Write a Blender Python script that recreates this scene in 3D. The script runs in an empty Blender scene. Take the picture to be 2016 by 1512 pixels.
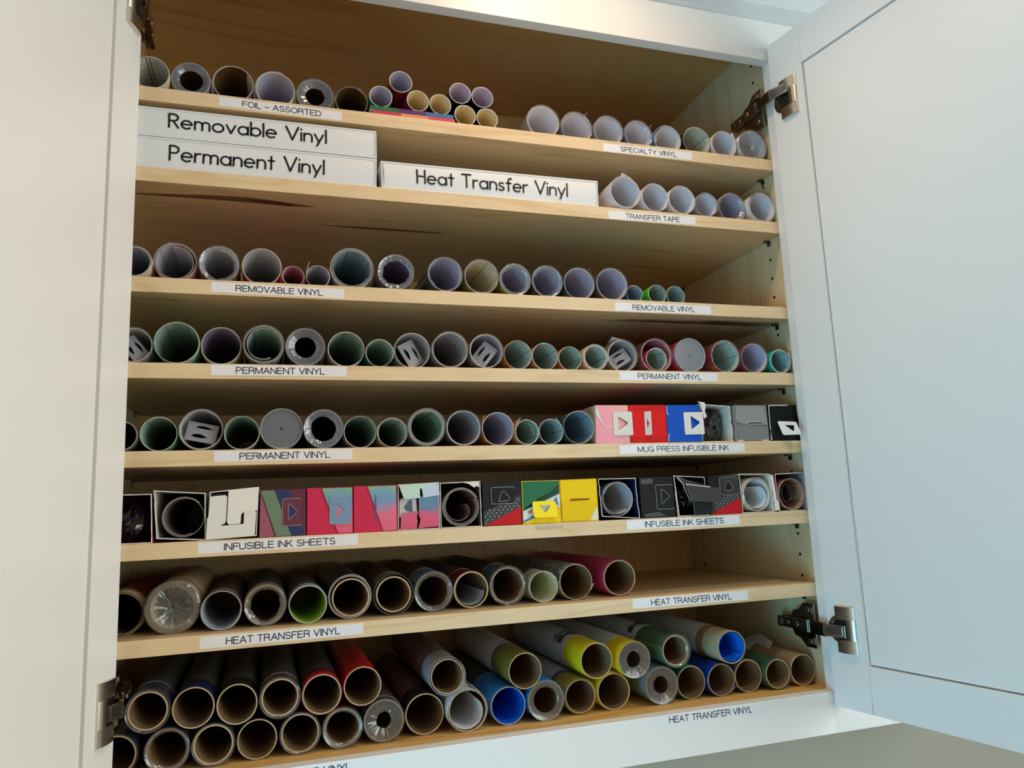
import bpy, bmesh, math, random
from math import sin, cos, pi, radians
from mathutils import Vector, Matrix

S = bpy.context.scene
MM = 0.001

# ------------------------------------------------------------------ camera
cam_d = bpy.data.cameras.new('camera')
cam = bpy.data.objects.new('camera', cam_d)
S.collection.objects.link(cam)
cam_d.sensor_width = 36.0
cam_d.lens = 26.6446
cam_d.clip_start = 0.02
cam.matrix_world = Matrix([[0.95177, -0.009196, -0.306675, 0.158558],
                           [-0.303932, -0.164932, -0.938309, -0.984436],
                           [-0.041952, 0.986262, -0.159773, -0.54783],
                           [0.0, 0.0, 0.0, 1.0]])
S.camera = cam

# ------------------------------------------------------------------ world, lights, exposure
world = bpy.data.worlds.new('room_light')
S.world = world
world.use_nodes = True
bg = world.node_tree.nodes['Background']
bg.inputs['Color'].default_value = (1.0, 0.72, 0.44, 1)
bg.inputs['Strength'].default_value = 0.29

def area(name, loc, target, size, power, color, size_y=None, shape='RECTANGLE', spread=180):
    d = bpy.data.lights.new(name, 'AREA')
    d.shape = shape
    d.size = size
    if size_y: d.size_y = size_y
    d.energy = power
    d.color = color
    d.spread = radians(spread)
    o = bpy.data.objects.new(name, d)
    S.collection.objects.link(o)
    o.location = loc
    o.rotation_euler = (Vector(target) - Vector(loc)).to_track_quat('-Z', 'Y').to_euler()
    return o

area('window_light', (-1.8, -1.7, -1.7), (0.9, -0.1, -0.7), 1.4, 46, (0.12, 0.64, 1.0), 1.2)
area('window_light', (-2.2, -1.8, -0.6), (0.9, -0.1, -0.5), 1.3, 10, (0.66, 0.97, 1.0), 1.5)
area('room_bounce_light', (2.2, -2.0, -0.3), (-0.1, -0.3, -0.4), 1.6, 38, (0.84, 0.97, 0.98), 1.4)
area('room_bounce_light', (0.85, -1.7, -0.1), (-0.1, -0.3, -0.4), 0.8, 2.4, (1.0, 0.74, 0.42), 1.2)
area('ceiling_downlight', (0.56, -0.27, 0.424), (0.56, -0.27, -1.0), 0.12, 2.1, (1.0, 0.65, 0.40), 0.12, shape='DISK', spread=130)
area('ceiling_downlight', (1.0, -0.8, 0.424), (0.95, -0.7, -1.0), 0.16, 2.6, (0.95, 1.0, 0.90), 0.16, shape='DISK', spread=130)

S.view_settings.view_transform = 'Standard'
S.view_settings.look = 'None'
S.view_settings.exposure = 0.0
S.view_settings.gamma = 1.0
S.view_settings.use_curve_mapping = False

# ------------------------------------------------------------------ materials
def lin(c):
    o = []
    for v in c:
        v = v / 255.0
        o.append(v / 12.92 if v <= 0.04045 else ((v + 0.055) / 1.055) ** 2.4)
    return tuple(o) + (1.0,)

_M = {}
def new_mat(name):
    m = bpy.data.materials.new(name)
    m.use_nodes = True
    return m, m.node_tree.nodes, m.node_tree.links, m.node_tree.nodes['Principled BSDF']

def mat(name, rgb, rough=0.55, metal=0.0, coat=0.0, var=0.04, spec=0.5):
    if name in _M: return _M[name]
    m, N, L, P = new_mat(name)
    P.inputs['Roughness'].default_value = rough
    P.inputs['Metallic'].default_value = metal
    P.inputs['Coat Weight'].default_value = coat
    P.inputs['Specular IOR Level'].default_value = spec
    tc = N.new('ShaderNodeTexCoord'); nz = N.new('ShaderNodeTexNoise'); mx = N.new('ShaderNodeMix')
    mx.data_type = 'RGBA'
    nz.inputs['Scale'].default_value = 60
    L.new(tc.outputs['Object'], nz.inputs['Vector']); L.new(nz.outputs['Fac'], mx.inputs['Factor'])
    c = lin(rgb)
    mx.inputs['A'].default_value = tuple(v * (1 - var) for v in c[:3]) + (1,)
    mx.inputs['B'].default_value = tuple(min(1, v * (1 + var)) for v in c[:3]) + (1,)
    L.new(mx.outputs['Result'], P.inputs['Base Color'])
    _M[name] = m
    return m

def wood(name, light, dark, grain='x', rough=0.42, streak=0.0, scale=1.0):
    if name in _M: return _M[name]
    m, N, L, P = new_mat(name)
    tc = N.new('ShaderNodeTexCoord'); mp = N.new('ShaderNodeMapping')
    sc = {'x': (0.8, 7, 7), 'y': (7, 0.8, 7), 'z': (7, 7, 0.8)}[grain]
    mp.inputs['Scale'].default_value = tuple(v * scale for v in sc)
    L.new(tc.outputs['Object'], mp.inputs['Vector'])
    n1 = N.new('ShaderNodeTexNoise'); n1.inputs['Scale'].default_value = 1.3; n1.inputs['Detail'].default_value = 2.5
    n1.inputs['Distortion'].default_value = 0.5
    L.new(mp.outputs['Vector'], n1.inputs['Vector'])
    # growth rings: bands of the slow noise
    ml = N.new('ShaderNodeMath'); ml.operation = 'MULTIPLY'; ml.inputs[1].default_value = 9.0
    L.new(n1.outputs['Fac'], ml.inputs[0])
    fr = N.new('ShaderNodeMath'); fr.operation = 'PINGPONG'; fr.inputs[1].default_value = 1.0
    L.new(ml.outputs[0], fr.inputs[0])
    rp = N.new('ShaderNodeValToRGB')
    rp.color_ramp.elements[0].position = 0.0; rp.color_ramp.elements[0].color = (0, 0, 0, 1)
    rp.color_ramp.elements[1].position = 0.22; rp.color_ramp.elements[1].color = (1, 1, 1, 1)
    L.new(fr.outputs[0], rp.inputs['Fac'])
    mp2 = N.new('ShaderNodeMapping')
    mp2.inputs['Scale'].default_value = tuple(v * 22 for v in sc)
    L.new(tc.outputs['Object'], mp2.inputs['Vector'])
    n2 = N.new('ShaderNodeTexNoise'); n2.inputs['Scale'].default_value = 1.0; n2.inputs['Detail'].default_value = 3
    L.new(mp2.outputs['Vector'], n2.inputs['Vector'])
    mx = N.new('ShaderNodeMix'); mx.data_type = 'RGBA'
    mx.inputs['A'].default_value = lin(dark); mx.inputs['B'].default_value = lin(light)
    L.new(rp.outputs['Color'], mx.inputs['Factor'])
    mx2 = N.new('ShaderNodeMix'); mx2.data_type = 'RGBA'; mx2.blend_type = 'MULTIPLY'; mx2.inputs['Factor'].default_value = 0.35
    L.new(mx.outputs['Result'], mx2.inputs['A'])
    g2 = N.new('ShaderNodeValToRGB')
    g2.color_ramp.elements[0].position = 0.3; g2.color_ramp.elements[0].color = (0.72, 0.66, 0.6, 1)
    g2.color_ramp.elements[1].position = 0.7; g2.color_ramp.elements[1].color = (1, 1, 1, 1)
    L.new(n2.outputs['Fac'], g2.inputs['Fac']); L.new(g2.outputs['Color'], mx2.inputs['B'])
    last = mx2.outputs['Result']
    if streak:
        mp3 = N.new('ShaderNodeMapping'); mp3.inputs['Scale'].default_value = tuple(v * 1.1 for v in sc)
        mp3.inputs['Location'].default_value = (3.1, 1.7, 0.4)
        L.new(tc.outputs['Object'], mp3.inputs['Vector'])
        n3 = N.new('ShaderNodeTexNoise'); n3.inputs['Scale'].default_value = 2.2; n3.inputs['Detail'].default_value = 4
        L.new(mp3.outputs['Vector'], n3.inputs['Vector'])
        r3 = N.new('ShaderNodeValToRGB')
        r3.color_ramp.elements[0].position = 0.66; r3.color_ramp.elements[0].color = (0, 0, 0, 1)
        r3.color_ramp.elements[1].position = 0.74; r3.color_ramp.elements[1].color = (1, 1, 1, 1)
        L.new(n3.outputs['Fac'], r3.inputs['Fac'])
        mx3 = N.new('ShaderNodeMix'); mx3.data_type = 'RGBA'
        L.new(r3.outputs['Color'], mx3.inputs['Factor']); L.new(last, mx3.inputs['A'])
        mx3.inputs['B'].default_value = lin((96, 58, 30))
        last = mx3.outputs['Result']
    L.new(last, P.inputs['Base Color'])
    P.inputs['Roughness'].default_value = rough
    bp = N.new('ShaderNodeBump'); bp.inputs['Strength'].default_value = 0.04; bp.inputs['Distance'].default_value = 0.001
    L.new(n2.outputs['Fac'], bp.inputs['Height']); L.new(bp.outputs['Normal'], P.inputs['Normal'])
    _M[name] = m
    return m

def grid_mat(name, rgb, line, cell=0.0254, width=0.055, rough=0.5):
    """release paper with a printed one-inch grid (UV in metres)"""
    if name in _M: return _M[name]
    m, N, L, P = new_mat(name)
    uv = N.new('ShaderNodeUVMap'); sp = N.new('ShaderNodeSeparateXYZ')
    L.new(uv.outputs['UV'], sp.inputs[0])
    outs = []
    for ax in ('X', 'Y'):
        d = N.new('ShaderNodeMath'); d.operation = 'DIVIDE'; d.inputs[1].default_value = cell if ax == 'X' else cell / 2
        L.new(sp.outputs[ax], d.inputs[0])
        f = N.new('ShaderNodeMath'); f.operation = 'FRACT'; L.new(d.outputs[0], f.inputs[0])
        c = N.new('ShaderNodeMath'); c.operation = 'LESS_THAN'; c.inputs[1].default_value = width
        L.new(f.outputs[0], c.inputs[0]); outs.append(c)
    a = N.new('ShaderNodeMath'); a.operation = 'MAXIMUM'
    L.new(outs[0].outputs[0], a.inputs[0]); L.new(outs[1].outputs[0], a.inputs[1])
    mx = N.new('ShaderNodeMix'); mx.data_type = 'RGBA'
    mx.inputs['A'].default_value = lin(rgb); mx.inputs['B'].default_value = lin(line)
    L.new(a.outputs[0], mx.inputs['Factor']); L.new(mx.outputs['Result'], P.inputs['Base Color'])
    P.inputs['Roughness'].default_value = rough
    _M[name] = m
    return m

def clear_plastic(name, tint=(235, 240, 245), body=0.12, rough=0.12, gloss=0.16, bump=0.0):
    if name in _M: return _M[name]
    m, N, L, P = new_mat(name)
    N.remove(P)
    out = [n for n in N if n.type == 'OUTPUT_MATERIAL'][0]
    tr = N.new('ShaderNodeBsdfTransparent'); df = N.new('ShaderNodeBsdfDiffuse'); gl = N.new('ShaderNodeBsdfGlossy')
    df.inputs['Color'].default_value = lin(tint); gl.inputs['Roughness'].default_value = rough
    tr.inputs['Color'].default_value = (0.93, 0.94, 0.95, 1)
    m1 = N.new('ShaderNodeMixShader'); m1.inputs['Fac'].default_value = body
    L.new(tr.outputs[0], m1.inputs[1]); L.new(df.outputs[0], m1.inputs[2])
    m2 = N.new('ShaderNodeMixShader')
    fz = N.new('ShaderNodeLayerWeight'); fz.inputs['Blend'].default_value = 0.35
    mu = N.new('ShaderNodeMath'); mu.operation = 'MULTIPLY_ADD'; mu.inputs[1].default_value = 0.3; mu.inputs[2].default_value = gloss
    L.new(fz.outputs['Fresnel'], mu.inputs[0]); L.new(mu.outputs[0], m2.inputs['Fac'])
    L.new(m1.outputs[0], m2.inputs[1]); L.new(gl.outputs[0], m2.inputs[2])
    if bump:
        tc = N.new('ShaderNodeTexCoord'); nz = N.new('ShaderNodeTexNoise'); nz.inputs['Scale'].default_value = 160
        nz.inputs['Detail'].default_value = 3
        bp = N.new('ShaderNodeBump'); bp.inputs['Strength'].default_value = bump; bp.inputs['Distance'].default_value = 0.002
        L.new(tc.outputs['Object'], nz.inputs['Vector']); L.new(nz.outputs['Fac'], bp.inputs['Height'])
        L.new(bp.outputs['Normal'], gl.inputs['Normal'])
    L.new(m2.outputs[0], out.inputs['Surface'])
    _M[name] = m
    return m

def gradient_mat(name, stops, rough=0.35, noise=0.55, scale=2.2, vert=1.0, horiz=0.4, coat=0.3):
    """printed colour wash over a panel, from its 0-1 UV plus noise"""
    if name in _M: return _M[name]
    m, N, L, P = new_mat(name)
    uv = N.new('ShaderNodeUVMap'); sp = N.new('ShaderNodeSeparateXYZ'); L.new(uv.outputs['UV'], sp.inputs[0])
    nz = N.new('ShaderNodeTexNoise'); nz.inputs['Scale'].default_value = scale; nz.inputs['Detail'].default_value = 4
    L.new(uv.outputs['UV'], nz.inputs['Vector'])
    a = N.new('ShaderNodeMath'); a.operation = 'MULTIPLY'; a.inputs[1].default_value = vert; L.new(sp.outputs['Y'], a.inputs[0])
    b = N.new('ShaderNodeMath'); b.operation = 'MULTIPLY_ADD'; b.inputs[1].default_value = -horiz
    L.new(sp.outputs['X'], b.inputs[0]); L.new(a.outputs[0], b.inputs[2])
    c = N.new('ShaderNodeMath'); c.operation = 'MULTIPLY_ADD'; c.inputs[1].default_value = noise
    L.new(nz.outputs['Fac'], c.inputs[0]); L.new(b.outputs[0], c.inputs[2])
    rp = N.new('ShaderNodeValToRGB')
    el = rp.color_ramp.elements
    el[0].position = stops[0][0]; el[0].color = lin(stops[0][1])
    el[1].position = stops[-1][0]; el[1].color = lin(stops[-1][1])
    for p, col in stops[1:-1]:
        e = el.new(p); e.color = lin(col)
    L.new(c.outputs[0], rp.inputs['Fac']); L.new(rp.outputs['Color'], P.inputs['Base Color'])
    P.inputs['Roughness'].default_value = rough; P.inputs['Coat Weight'].default_value = coat
    _M[name] = m
    return m

def doodle_mat(name, base, ink, scale=95, width=0.06):
    """small printed line pattern (voronoi outlines)"""
    if name in _M: return _M[name]
    m, N, L, P = new_mat(name)
    uv = N.new('ShaderNodeUVMap'); vo = N.new('ShaderNodeTexVoronoi'); vo.feature = 'DISTANCE_TO_EDGE'
    vo.inputs['Scale'].default_value = scale
    nz = N.new('ShaderNodeTexNoise'); nz.inputs['Scale'].default_value = 220
    mxv = N.new('ShaderNodeMix'); mxv.data_type = 'RGBA'; mxv.blend_type = 'LINEAR_LIGHT'; mxv.inputs['Factor'].default_value = 0.004
    L.new(uv.outputs['UV'], nz.inputs['Vector'])
    L.new(uv.outputs['UV'], mxv.inputs['A']); L.new(nz.outputs['Color'], mxv.inputs['B'])
    L.new(mxv.outputs['Result'], vo.inputs['Vector'])
    c = N.new('ShaderNodeMath'); c.operation = 'LESS_THAN'; c.inputs[1].default_value = width
    L.new(vo.outputs['Distance'], c.inputs[0])
    mx = N.new('ShaderNodeMix'); mx.data_type = 'RGBA'
    mx.inputs['A'].default_value = lin(base); mx.inputs['B'].default_value = lin(ink)
    L.new(c.outputs[0], mx.inputs['Factor']); L.new(mx.outputs['Result'], P.inputs['Base Color'])
    P.inputs['Roughness'].default_value = 0.5
    _M[name] = m
    return m

# ------------------------------------------------------------------ mesh helpers (all lengths in mm)
class MB:
    def __init__(s):
        s.v = []; s.f = []; s.mi = []; s.sm = []; s.uv = []
        s.mats = []
    def m(s, mt):
        if mt not in s.mats: s.mats.append(mt)
        return s.mats.index(mt)
    def face(s, pts, mt, smooth=False, uvs=None):
        b = len(s.v)
        s.v += [tuple(p) for p in pts]
        s.f.append(list(range(b, b + len(pts)))); s.mi.append(s.m(mt)); s.sm.append(smooth)
        s.uv.append(uvs or [(0, 0)] * len(pts))
    def grid(s, rows, mt, smooth=True, uvrows=None, flip=False, closed=False):
        b = len(s.v); n = len(rows[0])
        for r in rows: s.v += [tuple(p) for p in r]
        k = s.m(mt)
        for i in range(len(rows) - 1):
            for j in range(n if closed else n - 1):
                j2 = (j + 1) % n
                q = [b + i * n + j, b + i * n + j2, b + (i + 1) * n + j2, b + (i + 1) * n + j]
                u = [(i, j), (i, j2), (i + 1, j2), (i + 1, j)]
                if flip: q.reverse(); u.reverse()
                s.f.append(q); s.mi.append(k); s.sm.append(smooth)
                s.uv.append([uvrows[a][c] for a, c in u] if uvrows else [(0, 0)] * 4)
    def box(s, x0, x1, y0, y1, z0, z1, mt, T=None):
        c = [(x, y, z) for x in (x0, x1) for y in (y0, y1) for z in (z0, z1)]
        if T: c = [T(p) for p in c]
        for q in ((0, 1, 3, 2), (4, 6, 7, 5), (0, 4, 5, 1), (2, 3, 7, 6), (0, 2, 6, 4), (1, 5, 7, 3)):
            s.face([c[i] for i in q], mt)
    def prism(s, pts, t0, t1, mt, T, side=None, uvs=None):
        """2D outline (a,b) extruded from t0 to t1; T maps (a,b,t)->xyz"""
        A = [T(p[0], p[1], t0) for p in pts]; B = [T(p[0], p[1], t1) for p in pts]
        s.face(A, mt, uvs=uvs); s.face(B[::-1], mt, uvs=uvs[::-1] if uvs else None)
        n = len(pts)
        for i in range(n):
            j = (i + 1) % n
            s.face([A[j], A[i], B[i], B[j]], side or mt)
    def plate(s, outer, holes, t0, t1, mt, T, side=None):
        """2D plate with holes"""
        bm = bmesh.new(); es = []
        for loop in [outer] + holes:
            vs = [bm.verts.new((p[0], p[1], 0)) for p in loop]
            es += [bm.edges.new((vs[i], vs[(i + 1) % len(vs)])) for i in range(len(vs))]
        bmesh.ops.triangle_fill(bm, edges=es, use_beauty=True)
        for f in bm.faces:
            P = [(v.co.x, v.co.y) for v in f.verts]
            s.face([T(a, b, t0) for a, b in P], mt)
            s.face([T(a, b, t1) for a, b in P][::-1], mt)
        bm.free()
        for loop in [outer] + holes:
            n = len(loop)
            for i in range(n):
                a, b = loop[i], loop[(i + 1) % n]
                s.face([T(a[0], a[1], t0), T(b[0], b[1], t0), T(b[0], b[1], t1), T(a[0], a[1], t1)], side or mt)
    def build(s, name, parent=None, loc=None, bevel=0, recalc=True, coll=None):
        me = bpy.data.meshes.new(name)
        me.from_pydata([(a * MM, b * MM, c * MM) for a, b, c in s.v], [], s.f)
        for mt in s.mats: me.materials.append(mt)
        me.polygons.foreach_set('material_index', s.mi)
        me.polygons.foreach_set('use_smooth', s.sm)
        ul = me.uv_layers.new(name='UVMap')
        flat = [c for f in s.uv for p in f for c in p]
        ul.data.foreach_set('uv', flat)
        if bevel or recalc:
            bm = bmesh.new(); bm.from_mesh(me)
            if bevel:
                bmesh.ops.remove_doubles(bm, verts=bm.verts, dist=1e-6)
                bmesh.ops.recalc_face_normals(bm, faces=bm.faces)
                bmesh.ops.bevel(bm, geom=[e for e in bm.edges if len(e.link_faces) == 2 and e.calc_face_angle(0) > 0.6], offset=bevel * MM,
                                segments=2, profile=0.6, affect='EDGES')
            bm.to_mesh(me); bm.free()
        me.update()
        o = bpy.data.objects.new(name, me)
        S.collection.objects.link(o)
        if parent: o.parent = parent
        if loc: o.location = tuple(c * MM for c in loc)
        return o

def empty(name, loc, label, cat, group=None, rz=0.0):
    o = bpy.data.objects.new(name, None)
    S.collection.objects.link(o)
    o.empty_display_size = 0.02
    o.location = tuple(c * MM for c in loc)
    o.rotation_euler = (0, 0, rz)
    tag(o, label, cat, group)
    return o

def tag(o, label=None, cat=None, group=None, kind=None):
    if label: o['label'] = label
    if cat: o['category'] = cat
    if group: o['group'] = group
    if kind: o['kind'] = kind
    return o

def arc(cx, cy, rx, ry, a0, a1, n=14):
    return [(cx + rx * cos(radians(a0 + (a1 - a0) * i / n)), cy + ry * sin(radians(a0 + (a1 - a0) * i / n))) for i in range(n + 1)]

def rrect(x0, y0, x1, y1, r, n=4):
    return (arc(x1 - r, y1 - r, r, r, 0, 90, n) + arc(x0 + r, y1 - r, r, r, 90, 180, n) +
            arc(x0 + r, y0 + r, r, r, 180, 270, n) + arc(x1 - r, y0 + r, r, r, 270, 360, n))

# ------------------------------------------------------------------ stroke lettering
UC = {
 'A': (.68, [[(0, 0), (.34, 1), (.68, 0)], [(.12, .34), (.56, .34)]]),
 'B': (.6, [[(0, 0), (0, 1)] + arc(.3, .765, .24, .235, 90, -90) + [(0, .53)], [(.3, .53)] + arc(.32, .265, .27, .265, 90, -90) + [(0, 0)]]),
 'C': (.7, [arc(.36, .5, .36, .5, 48, 312, 22)]),
 'D': (.66, [[(0, 0), (0, 1)] + arc(.24, .5, .42, .5, 90, -90, 18) + [(0, 0)]]),
 'E': (.56, [[(.55, 1), (0, 1), (0, 0), (.57, 0)], [(0, .53), (.5, .53)]]),
 'F': (.52, [[(.52, 1), (0, 1), (0, 0)], [(0, .52), (.45, .52)]]),
 'G': (.72, [arc(.37, .5, .37, .5, 48, 318, 22) + [(.7, .46), (.4, .46)], [(.7, .46), (.7, 0)]]),
 'H': (.62, [[(0, 0), (0, 1)], [(.62, 0), (.62, 1)], [(0, .53), (.62, .53)]]),
 'I': (.0, [[(0, 0), (0, 1)]]),
 'K': (.6, [[(0, 0), (0, 1)], [(.56, 1), (0, .38)], [(.2, .6), (.6, 0)]]),
 'L': (.5, [[(0, 1), (0, 0), (.5, 0)]]),
 'M': (.76, [[(0, 0), (0, 1), (.38, 0), (.76, 1), (.76, 0)]]),
 'N': (.62, [[(0, 0), (0, 1), (.62, 0), (.62, 1)]]),
 'O': (.78, [arc(.39, .5, .39, .5, 0, 360, 26)]),
 'P': (.58, [[(0, 0), (0, 1)] + arc(.32, .74, .26, .26, 90, -90) + [(0, .48)]]),
 'R': (.62, [[(0, 0), (0, 1)] + arc(.33, .75, .26, .25, 90, -90) + [(0, .5)], [(.36, .5), (.56, .36), (.6, 0)]]),
 'S': (.58, [arc(.29, .745, .26, .255, 25, 262, 14) + arc(.29, .25, .29, .25, 82, -160, 14)]),
 'T': (.6, [[(0, 1), (.6, 1)], [(.3, 1), (.3, 0)]]),
 'U': (.62, [[(0, 1), (0, .31)] + arc(.31, .31, .31, .31, 180, 360, 14) + [(.62, 1)]]),
 'V': (.64, [[(0, 1), (.32, 0), (.64, 1)]]),
 'Y': (.64, [[(0, 1), (.32, .45), (.64, 1)], [(.32, .45), (.32, 0)]]),
 '-': (.5, [[(0, .4), (.5, .4)]]),
 'p': (.5, [[(0, -.25), (0, .6)], arc(.28, .3, .28, .3, 0, 360, 16)]),
}
RD = {  # rounded geometric letters of the binders
 'H': (.52, [[(0, 0), (0, 1)], [(.52, 0), (.52, 1)], [(0, .52), (.52, .52)]]),
 'P': (.48, [[(0, 0), (0, 1)] + arc(.22, .75, .26, .25, 90, -90) + [(0, .5)]]),
 'R': (.5, [[(0, 0), (0, 1)] + arc(.22, .75, .26, .25, 90, -90) + [(0, .5)], [(.22, .5), (.5, 0)]]),
 'T': (.6, [[(0, 1), (.6, 1)], [(.3, 1), (.3, 0)]]),
 'V': (.72, [[(0, 1), (.36, 0), (.72, 1)]]),
 'a': (.54, [arc(.27, .3, .27, .3, 0, 360, 20), [(.54, .6), (.54, 0)]]),
 'b': (.54, [[(0, 1), (0, 0)], arc(.27, .3, .27, .3, 0, 360, 20)]),
 'e': (.56, [[(0, .31), (.56, .31)] + arc(.28, .3, .28, .3, 0, 310, 18)]),
 'f': (.34, [arc(.3, .8, .14, .2, 60, 180, 6) + [(.16, 0)], [(0, .6), (.34, .6)]]),
 'i': (.0, [[(0, .6), (0, 0)], [(0, .86), (0, .88)]]),
 'l': (.0, [[(0, 1), (0, 0)]]),
 'm': (.8, [[(0, .6), (0, 0)], [(0, .38)] + arc(.2, .4, .2, .2, 180, 0, 8) + [(.4, 0)], [(.4, .38)] + arc(.6, .4, .2, .2, 180, 0, 8) + [(.8, 0)]]),
 'n': (.46, [[(0, .6), (0, 0)], [(0, .36)] + arc(.23, .37, .23, .23, 180, 0, 10) + [(.46, 0)]]),
 'o': (.6, [arc(.3, .3, .3, .3, 0, 360, 20)]),
 'r': (.3, [[(0, .6), (0, 0)], [(0, .34)] + arc(.24, .36, .24, .24, 180, 75, 6)]),
 's': (.36, [arc(.18, .45, .16, .15, 40, 250, 8) + arc(.18, .15, .18, .15, 80, -150, 8)]),
 't': (.34, [[(.17, .9), (.17, 0)], [(0, .6), (.34, .6)]]),
 'C': (.62, [arc(.34, .5, .34, .5, 50, 310, 16)]),
 'c': (.44, [arc(.28, .3, .28, .3, 45, 315, 14)]),
 'u': (.46, [[(0, .6), (0, .23)] + arc(.23, .23, .23, .23, 180, 360, 10) + [(.46, .6), (.46, 0)]]),
 'v': (.5, [[(0, .6), (.25, 0), (.5, .6)]]),
 'y': (.5, [[(0, .6), (.25, .02)], [(.5, .6), (.14, -.27)]]),
}
def lettering(mb, text, font, x0, x1, zb, cap, stroke, mt, T, gap=.24, space=.42, fixed=False):
    """strokes in a 2D frame; T(a, b, t) -> xyz, t lifts the ink off the surface"""
    adv = []; x = 0
    for i, ch in enumerate(text):
        if ch == ' ': x += space; continue
        w = font[ch][0]; adv.append((ch, x)); x += w + gap
    tot = x - gap
    k = cap if fixed else (x1 - x0) / tot
    h = stroke / 2
    for ch, ox in adv:
        for line in font[ch][1]:
            P = [(x0 + (ox + a) * k, zb + b * cap) for a, b in line]
            for i in range(len(P) - 1):
                (ax, az), (bx, bz) = P[i], P[i + 1]
                l = math.hypot(bx - ax, bz - az)
                if l < 1e-6: continue
                nx, nz = -(bz - az) / l * h, (bx - ax) / l * h
                mb.face([T(ax + nx, az + nz, .12), T(ax - nx, az - nz, .12), T(bx - nx, bz - nz, .12), T(bx + nx, bz + nz, .12)], mt)
            ends = range(len(P)) if len(P) < 8 else [0, len(P) - 1] + [i for i in range(1, len(P) - 1, 2)]
            for i in ends:
                mb.face([T(P[i][0] + h * cos(t * pi / 4), P[i][1] + h * sin(t * pi / 4), .13) for t in range(8)], mt)

def quad_map(c, y):
    """c = TL, TR, BR, BL corners (x,z); returns T(u,v,t): u right, v up (0-1), t towards the viewer"""
    (ax, az), (bx, bz), (cx, cz), (dx, dz) = c
    def T(u, v, t=0.0):
        x = (ax * (1 - u) + bx * u) * v + (dx * (1 - u) + cx * u) * (1 - v)
        z = (az * (1 - u) + bz * u) * v + (dz * (1 - u) + cz * u) * (1 - v)
        return (x, y - t, z)
    return T

# ------------------------------------------------------------------ shared materials
PAINT = mat('white_cabinet_paint', (238, 237, 234), .36, var=.006)
WALL = mat('grey_beige_wall_paint', (176, 173, 160), .8, var=.02)
_b = WALL.node_tree; _P = _b.nodes['Principled BSDF']
_n = _b.nodes.new('ShaderNodeTexNoise'); _n.inputs['Scale'].default_value = 130; _n.inputs['Detail'].default_value = 3
_t = _b.nodes.new('ShaderNodeTexCoord'); _b.links.new(_t.outputs['Object'], _n.inputs['Vector'])
_u = _b.nodes.new('ShaderNodeBump'); _u.inputs['Strength'].default_value = .5; _u.inputs['Distance'].default_value = .0015
_b.links.new(_n.outputs['Fac'], _u.inputs['Height']); _b.links.new(_u.outputs['Normal'], _P.inputs['Normal'])
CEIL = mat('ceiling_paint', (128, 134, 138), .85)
CROWN = mat('crown_shaded_white', (206, 209, 210), .5, var=.01)  # same white as the cabinet, greyed to put the crown's shade into its colour
EDGE = wood('maple_edge_band', (232, 206, 166), (222, 192, 148), 'x', .4, scale=1.6)
SHELF = wood('maple_shelf_veneer', (222, 192, 146), (212, 180, 132), 'x', .42, streak=1)
SIDE = wood('maple_side_veneer', (220, 198, 156), (212, 186, 142), 'z', .45)
BACK = wood('maple_back_veneer', (216, 186, 138), (208, 174, 124), 'z', .45)
TOPW = wood('maple_top_veneer', (218, 170, 108), (204, 150, 88), 'x', .42)
FLOORW = wood('maple_floor_veneer', (226, 182, 110), (206, 156, 86), 'x', .4)
NICKEL = mat('brushed_nickel', (214, 208, 196), .28, 1.0)
CHROME = mat('dark_chrome', (168, 160, 150), .12, 1.0)
DARK = mat('recess_shade', (22, 20, 20), .5)  # near-black that paints in the shade of holes, slots and recesses
LABELW = mat('white_label_tape', (232, 232, 236), .35, var=.01)
INK = mat('label_ink', (26, 20, 46), .5)
BLACKINK = mat('black_lettering', (16, 16, 20), .45)
PINM = mat('shelf_pin_nickel', (120, 112, 100), .35, 1.0)

W, WR, WL = 947.3, 955.3, -40.0           # right opening edge, right wall, left wall
DEP, ZT, ZB, ZR = 363.3, 229.5, -832.0, 166.3
SH = [0.0, -108.3, -251.4, -358.2, -464.8, -572.2, -679.9, -832.0]

# ------------------------------------------------------------------ setting
mb = MB(); mb.box(-1500, 2600, DEP + 20, DEP + 120, -1700, 330, WALL)
tag(mb.build('wall_back'), kind='structure')
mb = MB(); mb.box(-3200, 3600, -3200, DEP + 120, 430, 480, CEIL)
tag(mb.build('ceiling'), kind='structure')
# crown moulding above the cabinets
prof = [(0, 238), (-3, 240), (-3, 246), (-9, 250), (-9, 262), (-13, 268), (-22, 284), (-40, 312), (-62, 338), (-78, 350), (-78, 362), (-84, 366), (-84, 392), (-92, 398), (-92, 430), (0, 430)]
mb = MB()
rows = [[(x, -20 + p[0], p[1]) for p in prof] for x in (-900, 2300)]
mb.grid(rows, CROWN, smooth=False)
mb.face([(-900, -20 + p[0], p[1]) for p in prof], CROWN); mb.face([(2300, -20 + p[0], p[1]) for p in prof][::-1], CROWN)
mb.box(-900, 2300, -20, DEP + 20, 240, 430, PAINT)
tag(mb.build('trim_1'), kind='structure')

# ------------------------------------------------------------------ the cabinet
cab = empty('wall_cabinet', (450, 170, -889), 'open white-painted wall cabinet with maple interior, full of vinyl rolls', 'cabinet')
OC = (450, 170, -889)
def cpart(mb, name, parent=None, bevel=0.0):
    o = mb.build(name, None, bevel=bevel)
    p = parent or cab
    o.parent = p
    if p is cab: o.location = tuple(-c * MM for c in OC)
    return o
def cbox(name, a, b, cc, d, e, f, mt, bevel=0.0, parent=None):
    mb = MB(); mb.box(a, b, cc, d, e, f, mt); return cpart(mb, name, parent, bevel)

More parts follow.
